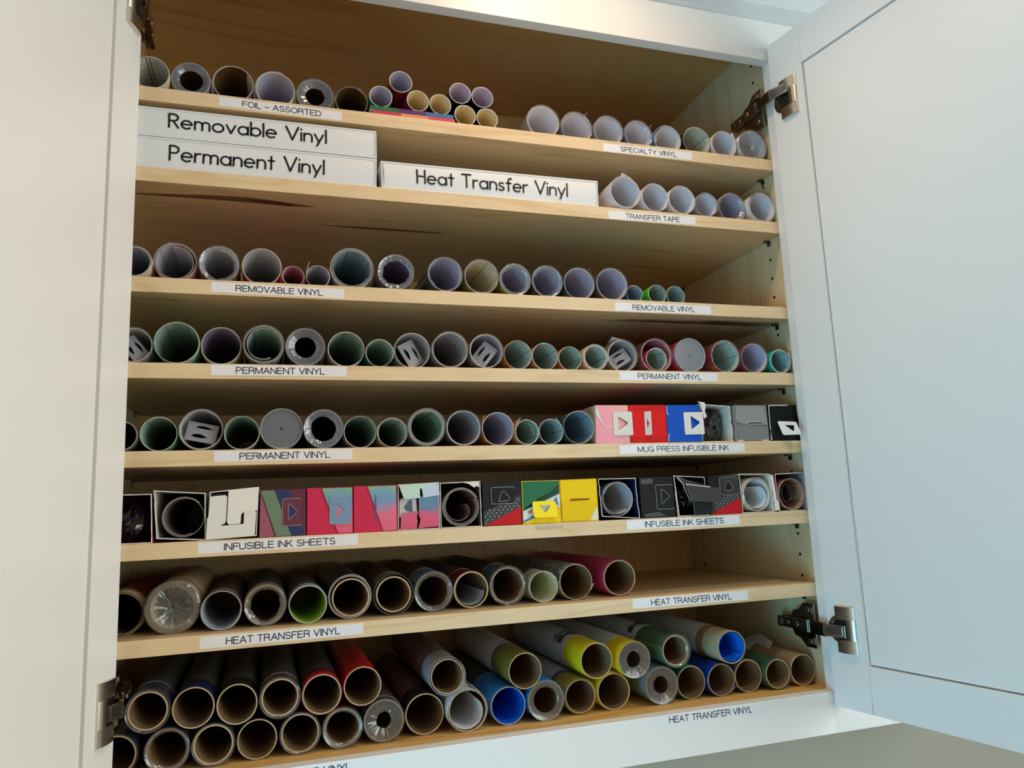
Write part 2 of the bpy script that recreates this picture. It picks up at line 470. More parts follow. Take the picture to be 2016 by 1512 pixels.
cbox('side_panel', WL - 19, WL, -1, DEP + 19, -889, 240, SIDE)
mb = MB()
mb.box(WR, WR + 19, -1, DEP + 19, -889, 240, SIDE)
sp = cpart(mb, 'side_panel')
# shelf pin holes in the right wall
mb = MB()
zz = -800
while zz < 200:
    for yy in (37, 315):
        mb.prism(arc(yy, zz, 2.6, 2.6, 0, 330, 11), 0, .25, DARK, lambda a, b, t: (WR - .02 - t, a, b))
    zz += 32
o = mb.build('pin_hole', None); o.parent = cab; o.location = tuple(-c * MM for c in OC); o['kind'] = 'stuff'
cbox('back_panel', WL, WR, DEP, DEP + 12, -889, 240, BACK)
cbox('top_panel', WL, WR, -1, DEP, ZT, ZT + 10, TOPW)
cbox('bottom_panel', WL, WR, -1, DEP, ZB - 19, ZB, FLOORW)
# face frame
cbox('frame_stile', WL - 40, -6, -20, -1, -889, 238, PAINT, .7)
cbox('frame_stile', W, 1046, -20, -1, -889, 238, PAINT, .7)
cbox('top_rail', -6, W, -20, -1, ZR, 238, PAINT, .7)
br = cbox('bottom_rail', -6, W, -20, -1, -889, ZB, PAINT, .7)
cbox('filler_panel', WR + 19, 1046, -1, DEP + 19, -889, 240, PAINT)

def label_tape(parent, text, c, y, tx0, tx1, clear=False):
    """c: four corners (x, z) on the shelf edge; text from tx0 to tx1"""
    T0 = quad_map(c, y)
    mb = MB()
    tape = mat('clear_label_tape', (234, 237, 240), .3, var=.01) if clear else LABELW
    P = [T0(u, v, .25) for u, v in ((0, 0), (1, 0), (1, 1), (0, 1))]; Q = [T0(u, v, -.1) for u, v in ((0, 0), (1, 0), (1, 1), (0, 1))]
    mb.face(P, tape)
    for i in range(4): mb.face([P[i], P[(i + 1) % 4], Q[(i + 1) % 4], Q[i]][::-1], tape)
    x0, x1 = c[3][0], c[1][0]
    h = ((c[0][1] - c[3][1]) + (c[1][1] - c[2][1])) / 2
    lettering(mb, text, UC, tx0, tx1, 0.21 * h, 0.57 * h, 1.12, INK, lambda a, b, t: T0((a - x0) / (x1 - x0), b / h, .25 + t), gap=.17, space=.36)
    return cpart(mb, 'shelf_label', parent)

TAPES = [
 (0, 'FOIL - ASSORTED', (94.5, -2.3), (251.6, -4.3), 123.5, 223.8),
 (0, 'SPECIALTY VINYL', (643.2, -5.2), (797.4, -3.6), 672.4, 769.2),
 (1, 'TRANSFER TAPE', (644.6, -5.4), (794.0, -3.5), 673.5, 765.4),
 (2, 'REMOVABLE VINYL', (90, -2.6), (253.3, -4.2), 119.2, 225.5),
 (2, 'REMOVABLE VINYL', (645, -4.9), (807.4, -3.9), 674.3, 779.0),
 (3, 'PERMANENT VINYL', (92, -1.6), (256, -1.5), 121.2, 227.7),
 (3, 'PERMANENT VINYL', (645.5, -1.8), (808.8, -2.1), 675.1, 780.6),
 (4, 'PERMANENT VINYL', (97.4, -1.6), (262, -1.5), 127, 233.9),
 (4, 'MUG PRESS INFUSIBLE INK', (637.6, -2.6), (845.7, -2.5), 666.7, 817.5),
 (5, 'INFUSIBLE INK SHEETS', (81.6, -2), (268, -1.6), 111.1, 239.9),
 (5, 'INFUSIBLE INK SHEETS', (641.1, -1.6), (825.8, -2.2), 670.1, 797.7),
 (6, 'HEAT TRANSFER VINYL', (86, -2.4), (273.8, -2.0), 115.1, 245.2),
 (6, 'HEAT TRANSFER VINYL', (642.1, -1.3), (828.8, -2.8), 671.2, 800.3),
]
shelves = []
for i in range(7):
    z = SH[i]
    mb = MB()
    mb.box(WL + 1.5, WR - 1.5, 1.2, DEP - 2, z - 19, z, SHELF)
    s = cpart(mb, 'shelf')
    mb = MB(); mb.box(WL + 1.5, WR - 1.5, 0, 1.2, z - 19, z, EDGE); eb = cpart(mb, 'edge_band', s, bevel=.35)
    for k, xx in enumerate((WL, WR)):
        for yy in (37, 315):
            sg = 1 if k == 0 else -1
            mb = MB()
            mb.box(min(xx, xx + sg * 9), max(xx, xx + sg * 9), yy - 4, yy + 4, z - 21.5, z - 19.1, PINM)
            mb.box(min(xx, xx + sg * 1.2), max(xx, xx + sg * 1.2), yy - 4, yy + 4, z - 28, z - 21, PINM)
            o = cpart(mb, 'shelf_pin', s)
    for (j, txt, a, b, t0, t1) in TAPES:
        if j == i:
            c = [(a[0], z + a[1]), (b[0], z + b[1]), (b[0], z + b[1] - 13.0), (a[0], z + a[1] - 13.0)]
            label_tape(s, txt, c, 0.0, t0, t1)
    shelves.append(s)
for a, b, t0, t1 in (((97, -1.2), (285, -1.2), 126, 255), ((647, 0.0), (834, -1.8), 675.6, 805.2)):
    c = [(a[0], ZB + a[1]), (b[0], ZB + b[1]), (b[0], ZB + b[1] - 13), (a[0], ZB + a[1] - 13)]
    label_tape(br, 'HEAT TRANSFER VINYL', c, -20.0, t0, t1, clear=True)
# a strip of clear tape left on the sixth shelf edge
mb = MB(); T0 = quad_map([(505, -575), (545, -575), (545, -580.5), (506, -580.5)], 0)
mb.face([T0(u, v, .12) for u, v in ((0, 0), (1, 0), (1, 1), (0, 1))], clear_plastic('clear_tape', body=.1, gloss=.1))
cpart(mb, 'clear_tape_strip', shelves[5])

# dark mineral streaks in the veneer under the second shelf, and chips in the right door's paint
for tone, pts in (((120, 84, 52), [(-6.9, 42), (89.4, 29), (132.1, 26.4), (172.3, 32), (221.5, 41.9), (186.6, 47.2), (104.8, 44.1), (-4.6, 46)]), ((70, 42, 26), [(121.9, 34.5), (158.8, 33.8), (193.3, 41.2), (186.5, 45.4), (152, 41.4)]),
                  ((104, 74, 44), [(225.5, 107.7), (286.1, 103.9), (414.8, 105.1), (407.8, 109.1), (326.8, 111.6), (271.8, 111.5)])):
    mb = MB(); mb.face([(a, b, SH[1] - 19.03 - (.03 if tone[0] == 70 else 0)) for a, b in pts], mat('mineral_streak_%d' % tone[0], tone, .5))
    cpart(mb, 'mineral_streak', shelves[1])
# doors: shaker frame with a recessed panel, local a = along the door, t = off its inner face
def make_door(P0, deg, left, width=489.0):
    an = radians(deg); d = (cos(an) * (1 if left else -1), -sin(an))
    n = (-d[1], d[0]) if left else (d[1], -d[0])          # towards the inner face's viewer
    def T(p):
        a, t, z = p
        return (P0[0] + d[0] * a + n[0] * t, P0[1] + d[1] * a + n[1] * t, z)
    zb, zt = -849.8, 186.8
    pb, pt, st = -786.0, 122.0, 63.5
    mb = MB()
    mb.box(0, st, -20, 0, zb, zt, PAINT, T); mb.box(width - st, width, -20, 0, zb, zt, PAINT, T)
    mb.box(st, width - st, -20, 0, pt, zt, PAINT, T); mb.box(st, width - st, -20, 0, zb, pb, PAINT, T)
    door = cpart(mb, 'door', None, .5)
    # the panel, set off from the frame by a narrow groove
    mb = MB()
    mb.box(st + 2.6, width - st - 2.6, -16, -2.6, pb + 2.6, pt - 2.6, PAINT, T)
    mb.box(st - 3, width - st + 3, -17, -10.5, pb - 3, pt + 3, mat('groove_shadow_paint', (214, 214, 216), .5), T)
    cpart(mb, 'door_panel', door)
    return T, door
TR, door_r = make_door((941.0, -26.0), 99, False)
TL, door_l = make_door((4.0, -26.0), 105.5, True)

mb = MB()
for a, z0, z1 in ((62.4, -848.5, -838), (62.3, -836.5, -834), (62.5, -832, -830)): mb.box(a, a + .7, 0, .05, z0, z1, mat('bare_wood_chip', (104, 96, 86), .7), TR)
o = cpart(mb, 'paint_chip', door_r); o['kind'] = 'stuff'
def make_hinge(T, a0, zc, xin, xsg, zm):
    """a0: start of the cover plate along the door; xin: wall plane; xsg: +1 if the room of the cabinet is on +x"""
    X = lambda dx: xin + xsg * dx
    h = MB()
    # hinge arm body lying on the mounting plate
    for (y0, y1, hh, x0, x1) in ((8, 40, 9.5, 5, 14), (40, 80, 8, 5, 12)):
        h.box(min(X(x0), X(x1)), max(X(x0), X(x1)), y0, y1, zm - hh, zm + hh, CHROME)
    hinge = cpart(h, 'hinge', None, .8)
    # links from the arm to the cup
    p_in = Vector((X(10), 6, zm)); p_mid = Vector(T((4, 9, zm))); p_cup = Vector(T((a0 + 14, 3.5, zm)))
    for k, (A, B, hh, mt) in enumerate(((p_in, p_mid, 9.5, CHROME), (p_mid, p_cup, 8.5, CHROME))):
        mb = MB(); dv = (B - A); dv.z = 0; L = dv.length; dv.normalize(); nv = Vector((-dv.y, dv.x, 0))
        def TT(p, A=A, dv=dv, nv=nv): q = A + dv * p[0] + nv * p[1]; return (q.x, q.y, zm + p[2])
        mb.box(-2, L + 1, -1.6, 1.6, -hh, hh, mt, TT)
        mb.box(2, L - 3, -2.0, 2.0, -hh + 2.6, hh - 2.6, mat('link_recess', (120, 122, 128), .2, 1.0), TT)
        cpart(mb, 'hinge_link', hinge, .4)
    # winged mounting plate
    mb = MB()
    wing = [(78, 9), (55, 10), (49, 19), (37, 21), (24, 32), (2, 33), (2, -33), (24, -33), (37, -22), (49, -19), (55, -10), (78, -9)]
    mb.prism(wing, 1.0, 4.5, CHROME, lambda a, b, t: (X(t), a, zm + b))
    for sgn in (1, -1):
        mb.box(min(X(4.5), X(7)), max(X(4.5), X(7)), 4, 26, zm + sgn * 22 - 5, zm + sgn * 22 + 5, CHROME)
    cpart(mb, 'mounting_plate', hinge, .8)
    for (yy, z_, r, xo) in ((12, 23, 3.6, 7), (12, -23, 3.6, 7), (32, 0, 4.2, 14), (56, 0, 3.6, 12)):
        mb = MB()
        mb.prism(arc(yy, zm + z_, r, r, 0, 345, 23), xo, xo + 1.2, NICKEL, lambda a, b, t: (X(t), a, b))
        mb.box(min(X(xo + 1.2), X(xo + 1.3)), max(X(xo + 1.2), X(xo + 1.3)), yy - r * .7, yy + r * .7, zm + z_ - .5, zm + z_ + .5, DARK)
        mb.box(min(X(xo + 1.2), X(xo + 1.3)), max(X(xo + 1.2), X(xo + 1.3)), yy - .5, yy + .5, zm + z_ - r * .7, zm + z_ + r * .7, DARK)
        cpart(mb, 'screw', hinge)
    # slots stamped in the arm
    mb = MB()
    for yy in (66, 69.5, 73):
        mb.box(min(X(12), X(12.15)), max(X(12), X(12.15)), yy, yy + 1.4, zm - 5, zm + 5, NICKEL)
    cpart(mb, 'arm_slot', hinge)
    # cup with its rim, set in the door
    ac = a0 + 4.5
    mb = MB()
    ring = arc(ac, zc, 19.5, 19.5, 0, 360, 40)[:-1]; ring2 = arc(ac + 2, zc, 13, 15, 0, 360, 28)[:-1]
    mb.plate(ring, [ring2], 0, 2.2, CHROME, lambda a, b, t: T((a, t, b)))
    mb.prism(ring2, .2, .5, DARK, lambda a, b, t: T((a, t, b)))  # flat dark disc painted in for the shade inside the cup
    cpart(mb, 'hinge_cup', hinge)
    # arched nickel cover plate over the cup flange
    mb = MB()
    def arch(a_0, a_1, z0, z1):
        n = 10
        up = [(a_0 + (a_1 - a_0) * i / n, .8 + 5.0 * math.sqrt(max(0, 1 - ((i / n - .42) / .62) ** 2))) for i in range(n + 1)]
        mb.grid([[T((a, t, z)) for a, t in up] for z in (z0, z1)], NICKEL)
        for z, fl in ((z0, 0), (z1, 1)):
            f = [T((a, t, z)) for a, t in up] + [T((a_1, 0, z)), T((a_0, 0, z))]
            mb.face(f[::-1] if fl else f, NICKEL)
        for a, t in (up[0], up[-1]):
            mb.face([T((a, 0, z0)), T((a, t, z0)), T((a, t, z1)), T((a, 0, z1))], NICKEL)
    arch(a0, a0 + 32, zc + 14, zc + 32); arch(a0, a0 + 32, zc - 32, zc - 14); arch(a0 + 17, a0 + 32, zc - 14, zc + 14)
    cpart(mb, 'hinge_cover', hinge)
for zc, zm in ((77.5, 95), (-740.5, -743)):
    make_hinge(TR, 19.3, zc, 947.5 - 2, -1, zm)
for zc, zm in ((78, 108), (-743, -745)):
    make_hinge(TL, 9.5, zc, -6.5, 1, zm)

# next cabinet along the wall, closed, behind the open right door
cab2 = empty('wall_cabinet', (1300, 170, -889), 'closed white wall cabinet behind the open right door', 'cabinet')
def c2(name, *a, bevel=.7):
    mb = MB(); mb.box(*a); o = mb.build(name, cab2, bevel=bevel); o.location = (-1.3, -.17, .889)
c2('cabinet_box', 1047, 1560, -1, DEP + 19, -889, 240, PAINT)
c2('face_frame', 1047, 1560, -20, -1, -889, 238, PAINT)
mb = MB(); x0, x1 = 1095, 1520
for a in ((x0, x0 + 63, -40, -20.3, -850, 187), (x1 - 63, x1, -40, -20.3, -850, 187), (x0 + 63, x1 - 63, -40, -20.3, 122, 187), (x0 + 63, x1 - 63, -40, -20.3, -850, -786)): mb.box(*a, PAINT)
mb.box(x0 + 63, x1 - 63, -31, -22, -786, 122, PAINT)
o = mb.build('door', cab2); o.location = (-1.3, -.17, .889)

# ------------------------------------------------------------------ vinyl rolls
CARD = mat('kraft_cardboard', (136, 106, 72), .8)
CARDEND = mat('kraft_cardboard_end', (196, 172, 134), .8)
CLEAR = clear_plastic('clear_film', body=.03, gloss=.04)
RINGP = clear_plastic('clear_plastic_end', (170, 178, 196), body=.30, rough=.1, gloss=.10, bump=.5)
CAPP = clear_plastic('clear_end_cap', (150, 156, 172), body=.34, rough=.2, gloss=.08)
BAGP = clear_plastic('crumpled_film', (226, 224, 220), body=.09, rough=.1, gloss=.07, bump=.5)
SMOKE = clear_plastic('dull_film', (130, 122, 116), body=.38, rough=.15, gloss=.08, bump=.3)
HANG = mat('grey_hang_card', (146, 144, 150), .5)
OUT = {
 'white': (236, 234, 236), 'cream': (232, 216, 186), 'greyblue': (150, 166, 178), 'purple': (92, 84, 150), 'lavender': (188, 184, 206),
 'darkbrown': (70, 48, 30), 'teal': (20, 120, 104), 'darkred': (116, 16, 34), 'black': (20, 20, 24), 'blue': (34, 130, 214), 'skyblue': (110, 170, 226),
 'darkgreen': (26, 46, 40), 'pink': (214, 96, 120), 'rose': (224, 178, 172), 'navy': (26, 34, 96), 'yellow': (240, 216, 20), 'seagreen': (60, 130, 126),
 'green': (18, 128, 70), 'limegreen': (84, 206, 34), 'mint': (150, 214, 190), 'orange': (206, 134, 60), 'tan': (204, 176, 128), 'red': (200, 18, 32),
 'redpink': (206, 44, 74), 'aqua': (30, 186, 170), 'grey': (128, 130, 134), 'olive': (124, 112, 48), 'royal': (18, 52, 168), 'magenta': (202, 54, 108),
 'kraft': (196, 150, 112), 'mauve': (112, 92, 96), 'lightgrey': (206, 210, 218), 'steelblue': (96, 136, 166), 'darkblue': (20, 46, 82), 'copper': (176, 116, 92),
 'brown': (104, 72, 62), 'rust': (178, 112, 66), 'paleblue': (150, 200, 240), 'darkgrey': (72, 68, 66),
}
INN = {  # inside of the sheet: (paper, grid line)
 'cream': ((226, 216, 190), (150, 140, 118)), 'grey': ((196, 196, 200), None), 'lav': ((192, 190, 208), None), 'lavg': ((196, 194, 206), (150, 150, 166)),
 'brown': ((92, 66, 32), None), 'sand': ((232, 214, 170), None), 'lilac': ((206, 194, 212), None), 'greygrid': ((206, 204, 196), (104, 98, 92)),
 'green': ((164, 188, 178), (112, 134, 128)), 'green2': ((188, 204, 196), (130, 150, 142)), 'palegreen': ((206, 208, 194), (146, 146, 136)), 'bluegrid': ((150, 172, 186), (100, 130, 150)),
 'bluegrey': ((182, 188, 198), (130, 144, 164)), 'pinkgrey': ((190, 130, 146), (150, 96, 112)), 'white': ((226, 228, 232), None), 'lime': ((176, 206, 96), None),
 'purple': ((142, 134, 158), None), 'aquagrid': ((166, 192, 194), (110, 150, 154)), 'pale': ((226, 226, 234), (170, 172, 184)), 'dark': ((80, 76, 74), None), 'charcoal': ((122, 116, 110), None), 'blue': ((20, 120, 226), None), 'palesage': ((224, 226, 196), None),
 'kraftbrown': ((126, 92, 80), (96, 66, 58)), 'greypaper': ((178, 176, 182), None), 'bronze': ((196, 150, 120), (120, 80, 66)),
}
def outm(k):
    if k == 'doodle': return doodle_mat('doodle_print', (176, 174, 176), (24, 22, 26))
    return mat('vinyl_' + k, OUT[k], .38, coat=.05)
def innm(k, grid=False):
    c, g = INN[k]
    if g and grid: return grid_mat('backing_grid_' + k, c, g)
    return mat('backing_' + k, c, .55)
RIM = mat('paper_edge', (226, 220, 212), .6)
RIMW = mat('white_edge', (244, 242, 240), .6)

def spiral(mb, cz, r, turns, gap, y0, y1, th, mo, mi, me, a0, th_end=0.0, seg=40, tight=0.0):
    n = max(8, int(seg * turns))
    def rad(t):
        q = r - gap * t * turns - tight * max(0, t - .75) * 4
        if not tight: q += max(0.0, gap - th - .04) * max(0.0, 1 - (1 - t) * turns / .3) ** 2   # free end lies against the layer outside it
        return q
    A = [(a0 + 2 * pi * turns * i / n, rad(i / n)) for i in range(n + 1)]
    o0 = [(q * cos(a), y0, cz + q * sin(a)) for a, q in A]; o1 = [(p[0], y1, p[2]) for p in o0]
    i0 = [((q - th) * cos(a), y0, cz + (q - th) * sin(a)) for a, q in A]; i1 = [(p[0], y1, p[2]) for p in i0]
    us = [(q * (a - a0) * MM) for a, q in A]
    uv = [[(u, y0 * MM) for u in us], [(u, y1 * MM) for u in us]]
    mb.grid([o0, o1], mo, True, uv, flip=True); mb.grid([i0, i1], mi, True, uv)
    mb.grid([i0, o0], me, False, flip=True); mb.grid([i1, o1], me, False)
    for k in (0, n):
        mb.face([o0[k], o1[k], i1[k], i0[k]], me)

def tube(mb, cz, ro, ri, y0, y1, mo, mi, me, seg=44, cx=0.0):
    A = [2 * pi * i / seg for i in range(seg + 1)]
    P = lambda q, y: [(cx + q * cos(a), y, cz + q * sin(a)) for a in A]
    uv = lambda q: [[(q * a * MM, y0 * MM) for a in A], [(q * a * MM, y1 * MM) for a in A]]
    mb.grid([P(ro, y0), P(ro, y1)], mo, True, uv(ro), flip=True)
    mb.grid([P(ri, y0), P(ri, y1)], mi, True, uv(ri))
    mb.grid([P(ri, y0), P(ro, y0)], me, False, flip=True); mb.grid([P(ri, y1), P(ro, y1)], me, False)

def roll(key, data, out, inn, grid, turns, gap, extras, label, group):
    x, dz, r, y0 = data
    sh = SH[int(key[0]) - 1]
    rnd = random.Random(key)
    L = min(305.0 if key[0] in '78' else (280.0 if key[0] == '6' else 345.0), DEP - 6 - y0)
    root = empty('vinyl_roll', (x, y0, sh + dz - r), label, 'vinyl roll', group)
    ex = {}
    for e in extras.split():
        p = e.split(':'); ex[p[0]] = p[1:]
    cz = r
    e_m = RIMW if 'whiterim' in ex else RIM
    if 'rim' in ex: e_m = mat('rim_' + ex['rim'][0], OUT[ex['rim'][0]], .6)
    rr = r
    if 'wrap' in ex: rr = r - .6
    a0 = radians(float(ex['a'][0])) if 'a' in ex else rnd.uniform(0, 2 * pi)
    mb = MB()
    if 'core' in ex:                                   # sheet wound on a cardboard tube
        ct = float(ex['core'][0]) if ex['core'] and ex['core'][0] else 1.7
        tk = float(ex['core'][1]) if len(ex['core']) > 1 else .8
        spiral(mb, cz, rr, 1.2, .25, float(ex['bare'][0]) if 'bare' in ex else 1.0, L, .3, outm(out), outm(out), outm(out), a0)
        mb.build('vinyl_sheet', root)
        mb = MB(); tube(mb, cz, rr - tk, rr - tk - ct, 0, L, CARDEND, innm(inn) if inn != 'card' else CARD, CARDEND)
        mb.build('cardboard_core', root)
        ri = rr - tk - ct
        if 'sheet' in ex:                              # a loose sheet rolled up inside the core
            mb = MB(); k = ex['sheet'][0]
            spiral(mb, cz - .4, ri - .3, 1.35, .9, .5, L - 4, .25, innm(k), innm(k), innm(k), radians(200), tight=2.0); mb.build('inner_sheet', root)
    else:
        mo = outm(out)
        spiral(mb, cz, rr, turns, gap, 0, L, .32, mo, innm(inn, grid), e_m, a0, tight=float(ex['tight'][0]) if 'tight' in ex else 0.0)
        mb.build('vinyl_sheet', root)
        ri = rr - gap * turns - .4
    if 'wrap' in ex:                                   # clear film sleeve a little longer than the roll
        mb = MB(); tube(mb, cz, r, r - .25, -2.5, L + 1, CLEAR, CLEAR, RIMW if 0 else CLEAR); mb.build('clear_wrap', root)
    if 'ring' in ex:                                   # film tucked into the end of the roll
        h = float(ex['ring'][0]); cr = float(ex['ring'][1]) if len(ex['ring']) > 1 else .5
        mt = {'s': SMOKE, 'g': RINGP, 'c': CAPP}[ex['ring'][2] if len(ex['ring']) > 2 else 'g']
        seg = 72; rows = []
        ph = [rnd.uniform(0, 6.28) for _ in range(6)]
        for j in range(6):
            t = j / 5; row = []
            for i in range(seg):
                a = 2 * pi * i / seg
                wob = sum(sin(a * k + ph[n]) / (1 + n * .6) for n, k in enumerate((2, 3, 5, 9, 13, 19)))
                rad_ = (r - .5) * (1 - t) + r * h * (1 + .045 * cr * wob) * t
                yy = -1.5 + 1.5 * t + 2.5 * t * t + cr * .9 * t * sum(sin(a * k + ph[n] * 2) for n, k in enumerate((7, 12, 23))) * .5
                row.append((rad_ * cos(a), yy, cz + rad_ * sin(a)))
            rows.append(row)
        mb = MB(); mb.grid(rows, mt, True, closed=True); mb.build('plastic_end', root)
    if 'cap' in ex:
        mb = MB(); hr = .05
        ring = arc(0, cz, r - .6, r - .6, 0, 360, 44)[:-1]; ho = arc(0, cz, r * hr, r * hr, 0, 360, 12)[:-1]
        mb.plate(ring, [ho], 0, .5, CAPP, lambda a, b, t: (a, 1.2 + t, b))
        tube(mb, cz, r * hr + .5, r * hr, .2, 1.2, RINGP, RINGP, RINGP, 12)
        mb.build('end_cap', root)
        mb = MB(); tube(mb, cz, r, r - .9, -1.5, 6, RINGP, RINGP, RINGP); mb.build('cap_rim', root)
    if 'card' in ex:                                   # folded grey hang card pushed into the end
        an = radians(float(ex['card'][0])) if ex['card'] and ex['card'][0] else -.15
        w = ri * .78; hh = ri * .52
        mb = MB()
        def TT(a, b, t): return (a * cos(an) - b * sin(an), 7 + t + (b + hh) * .25 + abs(a) * .1, cz - ri * .12 + a * sin(an) + b * cos(an))
        slit = lambda cx, cy, l, w_: [(cx - l, cy), (cx - l * .5, cy + w_ * .8), (cx, cy + w_), (cx + l * .5, cy + w_ * .6), (cx + l, cy), (cx + l * .4, cy - w_ * .5), (cx - l * .5, cy - w_ * .6)]
        mb.plate([(-w, -hh), (w, -hh), (w, hh), (-w, hh)], [slit(-w * .1, -hh * .45, w * .55, hh * .26), slit(w * .1, hh * .5, w * .6, hh * .2)], 0, .5, HANG, TT)
        mb.build('hang_card', root)
    if 'flap' in ex:                                   # a lifted corner of the outer sheet
        an = radians(float(ex['flap'][0])); ln = float(ex['flap'][1]); k = ex['flap'][2] if len(ex['flap']) > 2 else None
        tx, tz = -sin(an), cos(an)
        if len(ex['flap']) > 3: tx, tz = -tx, -tz
        A = (r * cos(an), cz + r * sin(an)); mt = outm(out) if not k else (outm(k) if k in OUT else RIMW)
        B = (A[0] + tx * ln, A[1] + tz * ln)
        nx, nz = cos(an) * .35, sin(an) * .35
        mb = MB(); p = [(A[0], 0, A[1]), (B[0], -.5, B[1]), (A[0], 75, A[1])]; q = [(a + nx, b, c_ + nz) for a, b, c_ in p]
        mb.face(p, mt); mb.face(q[::-1], RIMW if k == 'w' else mt)
        for i in range(3): j = (i + 1) % 3; mb.face([p[i], q[i], q[j], p[j]], e_m)
        mb.build('lifted_corner', root)
    if 'half' in ex:                                   # gridded sheet covering one side of the inside
        mb = MB(); n = 16; q = ri - .3
        g0 = [(q * cos(a), .4, cz + q * sin(a)) for a in [radians(-75 + 120 * i / n) for i in range(n + 1)]]
        g1 = [(p[0], L - 5, p[2]) for p in g0]
        us = [q * radians(120 * i / n) * MM for i in range(n + 1)]
        mb.grid([g0, g1], innm('greygrid', True), True, [[(u, 0) for u in us], [(u, .3) for u in us]]); mb.build('backing_paper', root)
    if 'tongue' in ex:                                 # pale loose inner sheet curving across the opening
        k = ex['tongue'][0]; mb = MB(); n = 18; q = ri - .4; s_ = radians(float(ex['tongue'][1]))
        tk_ = float(ex['tongue'][2]) if len(ex['tongue']) > 2 else 7
        P = [((q - tk_ * (i / n) ** 2) * cos(s_ + 4.4 * i / n), (q - tk_ * (i / n) ** 2) * sin(s_ + 4.4 * i / n)) for i in range(n + 1)]
        mb.grid([[(a, .6, cz + b) for a, b in P], [(a, L - 6, cz + b) for a, b in P]], innm(k) if k in INN else outm(k), True)
        mb.grid([[(a * 1.012, .6, cz + b * 1.012) for a, b in P], [(a * 1.012, L - 6, cz + b * 1.012) for a, b in P]], innm(k) if k in INN else outm(k), True, flip=True)
        mb.grid([[(a, .6, cz + b) for a, b in P], [(a * 1.012, .6, cz + b * 1.012) for a, b in P]], RIM, False)
        mb.build('inner_sheet', root)
    if 'small2' in ex:
        mb = MB(); q = ri - 1.0; tube(mb, cz - 1.0, q, q - 1.8, -1.0, L, CARDEND, CARD, CARDEND, cx=.6); mb.build('cardboard_core', root)
    if 'ink' in ex:                                    # green maker's name printed on the release paper
        th0, yy, q = radians(float(ex['ink'][0])), float(ex['ink'][1]), ri - .15
        zc_ = cz
        if 'small' in ex: q = ri * .74 - .75; zc_ = cz - (ri - ri * .74) + .4
        mb = MB(); gi = mat('green_print', (46, 132, 78), .5)
        lettering(mb, 'Cricut', RD, 0, 44, 0, 10, 1.5, gi, lambda a, b, t: ((q - t) * cos(th0 - a / q), yy - b, zc_ + (q - t) * sin(th0 - a / q)))
        if len(ex['ink']) > 2:
            lettering(mb, 'Permanent', RD, 0, 46, 0, 7, .7, gi, lambda a, b, t: ((q - t) * cos(th0 - a / q), yy + 18 - b, zc_ + (q - t) * sin(th0 - a / q)))
        mb.build('printed_name', root)
    if 'flap2' in ex:                                  # torn white paper standing off the wrapper
        mb = MB(); p = [(-14, 60, cz + r * .93), (6, 150, cz + r * 1.05), (14, 120, cz + r + 12), (2, 70, cz + r + 6)]
        mb.face(p, LABELW); mb.face([(a, b + .3, c_ - .3) for a, b, c_ in p][::-1], LABELW); mb.build('torn_paper', root)
    if 'small' in ex:                                  # smaller roll inside
        q = ri * .74; k = ex['small'][0]
        mb = MB(); spiral(mb, cz - (ri - q) + .4, q, 1.2, .4, -1.0, L - 8, .4, outm(ex['small'][1]), innm(k, True), RIMW, 1.0)
        mb.build('inner_roll', root)
    if 'sleeve' in ex:                                 # printed wrapper round the back of the roll
        ys = float(ex['sleeve'][0]); k = ex['sleeve'][1]
        band = ex['sleeve'][2] if len(ex['sleeve']) > 2 else None
        mb = MB(); tube(mb, cz, r + .25, r + .05, ys + (9 if band else 0), L - 1, mat('wrapper_' + k, OUT[k], .6), mat('wrapper_' + k, OUT[k], .6), RIM)
        wr = mb.build('paper_wrapper', root)
        if band:
            mb = MB(); mt = mat('band_' + band, OUT[band], .35); tube(mb, cz, r + .35, r + .05, ys, ys + 9, mt, mt, mt); mb.build('printed_band', wr)
        if 'print' in ex:
            pk = [q for q in ex['print'] if q]
            mb = MB(); a_0, a_1 = radians(40), radians(150); n = 14
            y_a = ys + 12; cols = [OUT[c_] for c_ in pk]
            for j, c_ in enumerate(pk):
                mt = mat('print_' + c_, OUT[c_], .5)
                for (f0, f1) in ((0, .5), (.45, 1)):
                    yb_ = y_a + j * 17 + (5 if f0 else 0)
                    A = [a_0 + (a_1 - a_0) * (f0 + (f1 - f0) * i / n) for i in range(n + 1)]
                    q = r + .45
                    mb.grid([[(q * cos(a), yb_ + 3 * sin(a * 7 + j), cz + q * sin(a)) for a in A], [(q * cos(a), yb_ + 15 + 3 * sin(a * 9), cz + q * sin(a)) for a in A]], mt, True, flip=True)
            # barcode and small print
            mt = mat('print_ink', (30, 28, 30), .5)
            for j in range(14):
                a = radians(70 + j * 2.4); q = r + .5
                mb.grid([[(q * cos(a), y_a + len(pk) * 17 + 4, cz + q * sin(a)), (q * cos(a + .018), y_a + len(pk) * 17 + 4, cz + q * sin(a + .018))],
                         [(q * cos(a), y_a + len(pk) * 17 + 14, cz + q * sin(a)), (q * cos(a + .018), y_a + len(pk) * 17 + 14, cz + q * sin(a + .018))]], mt, False, flip=True)
            mb.build('printed_label', wr)
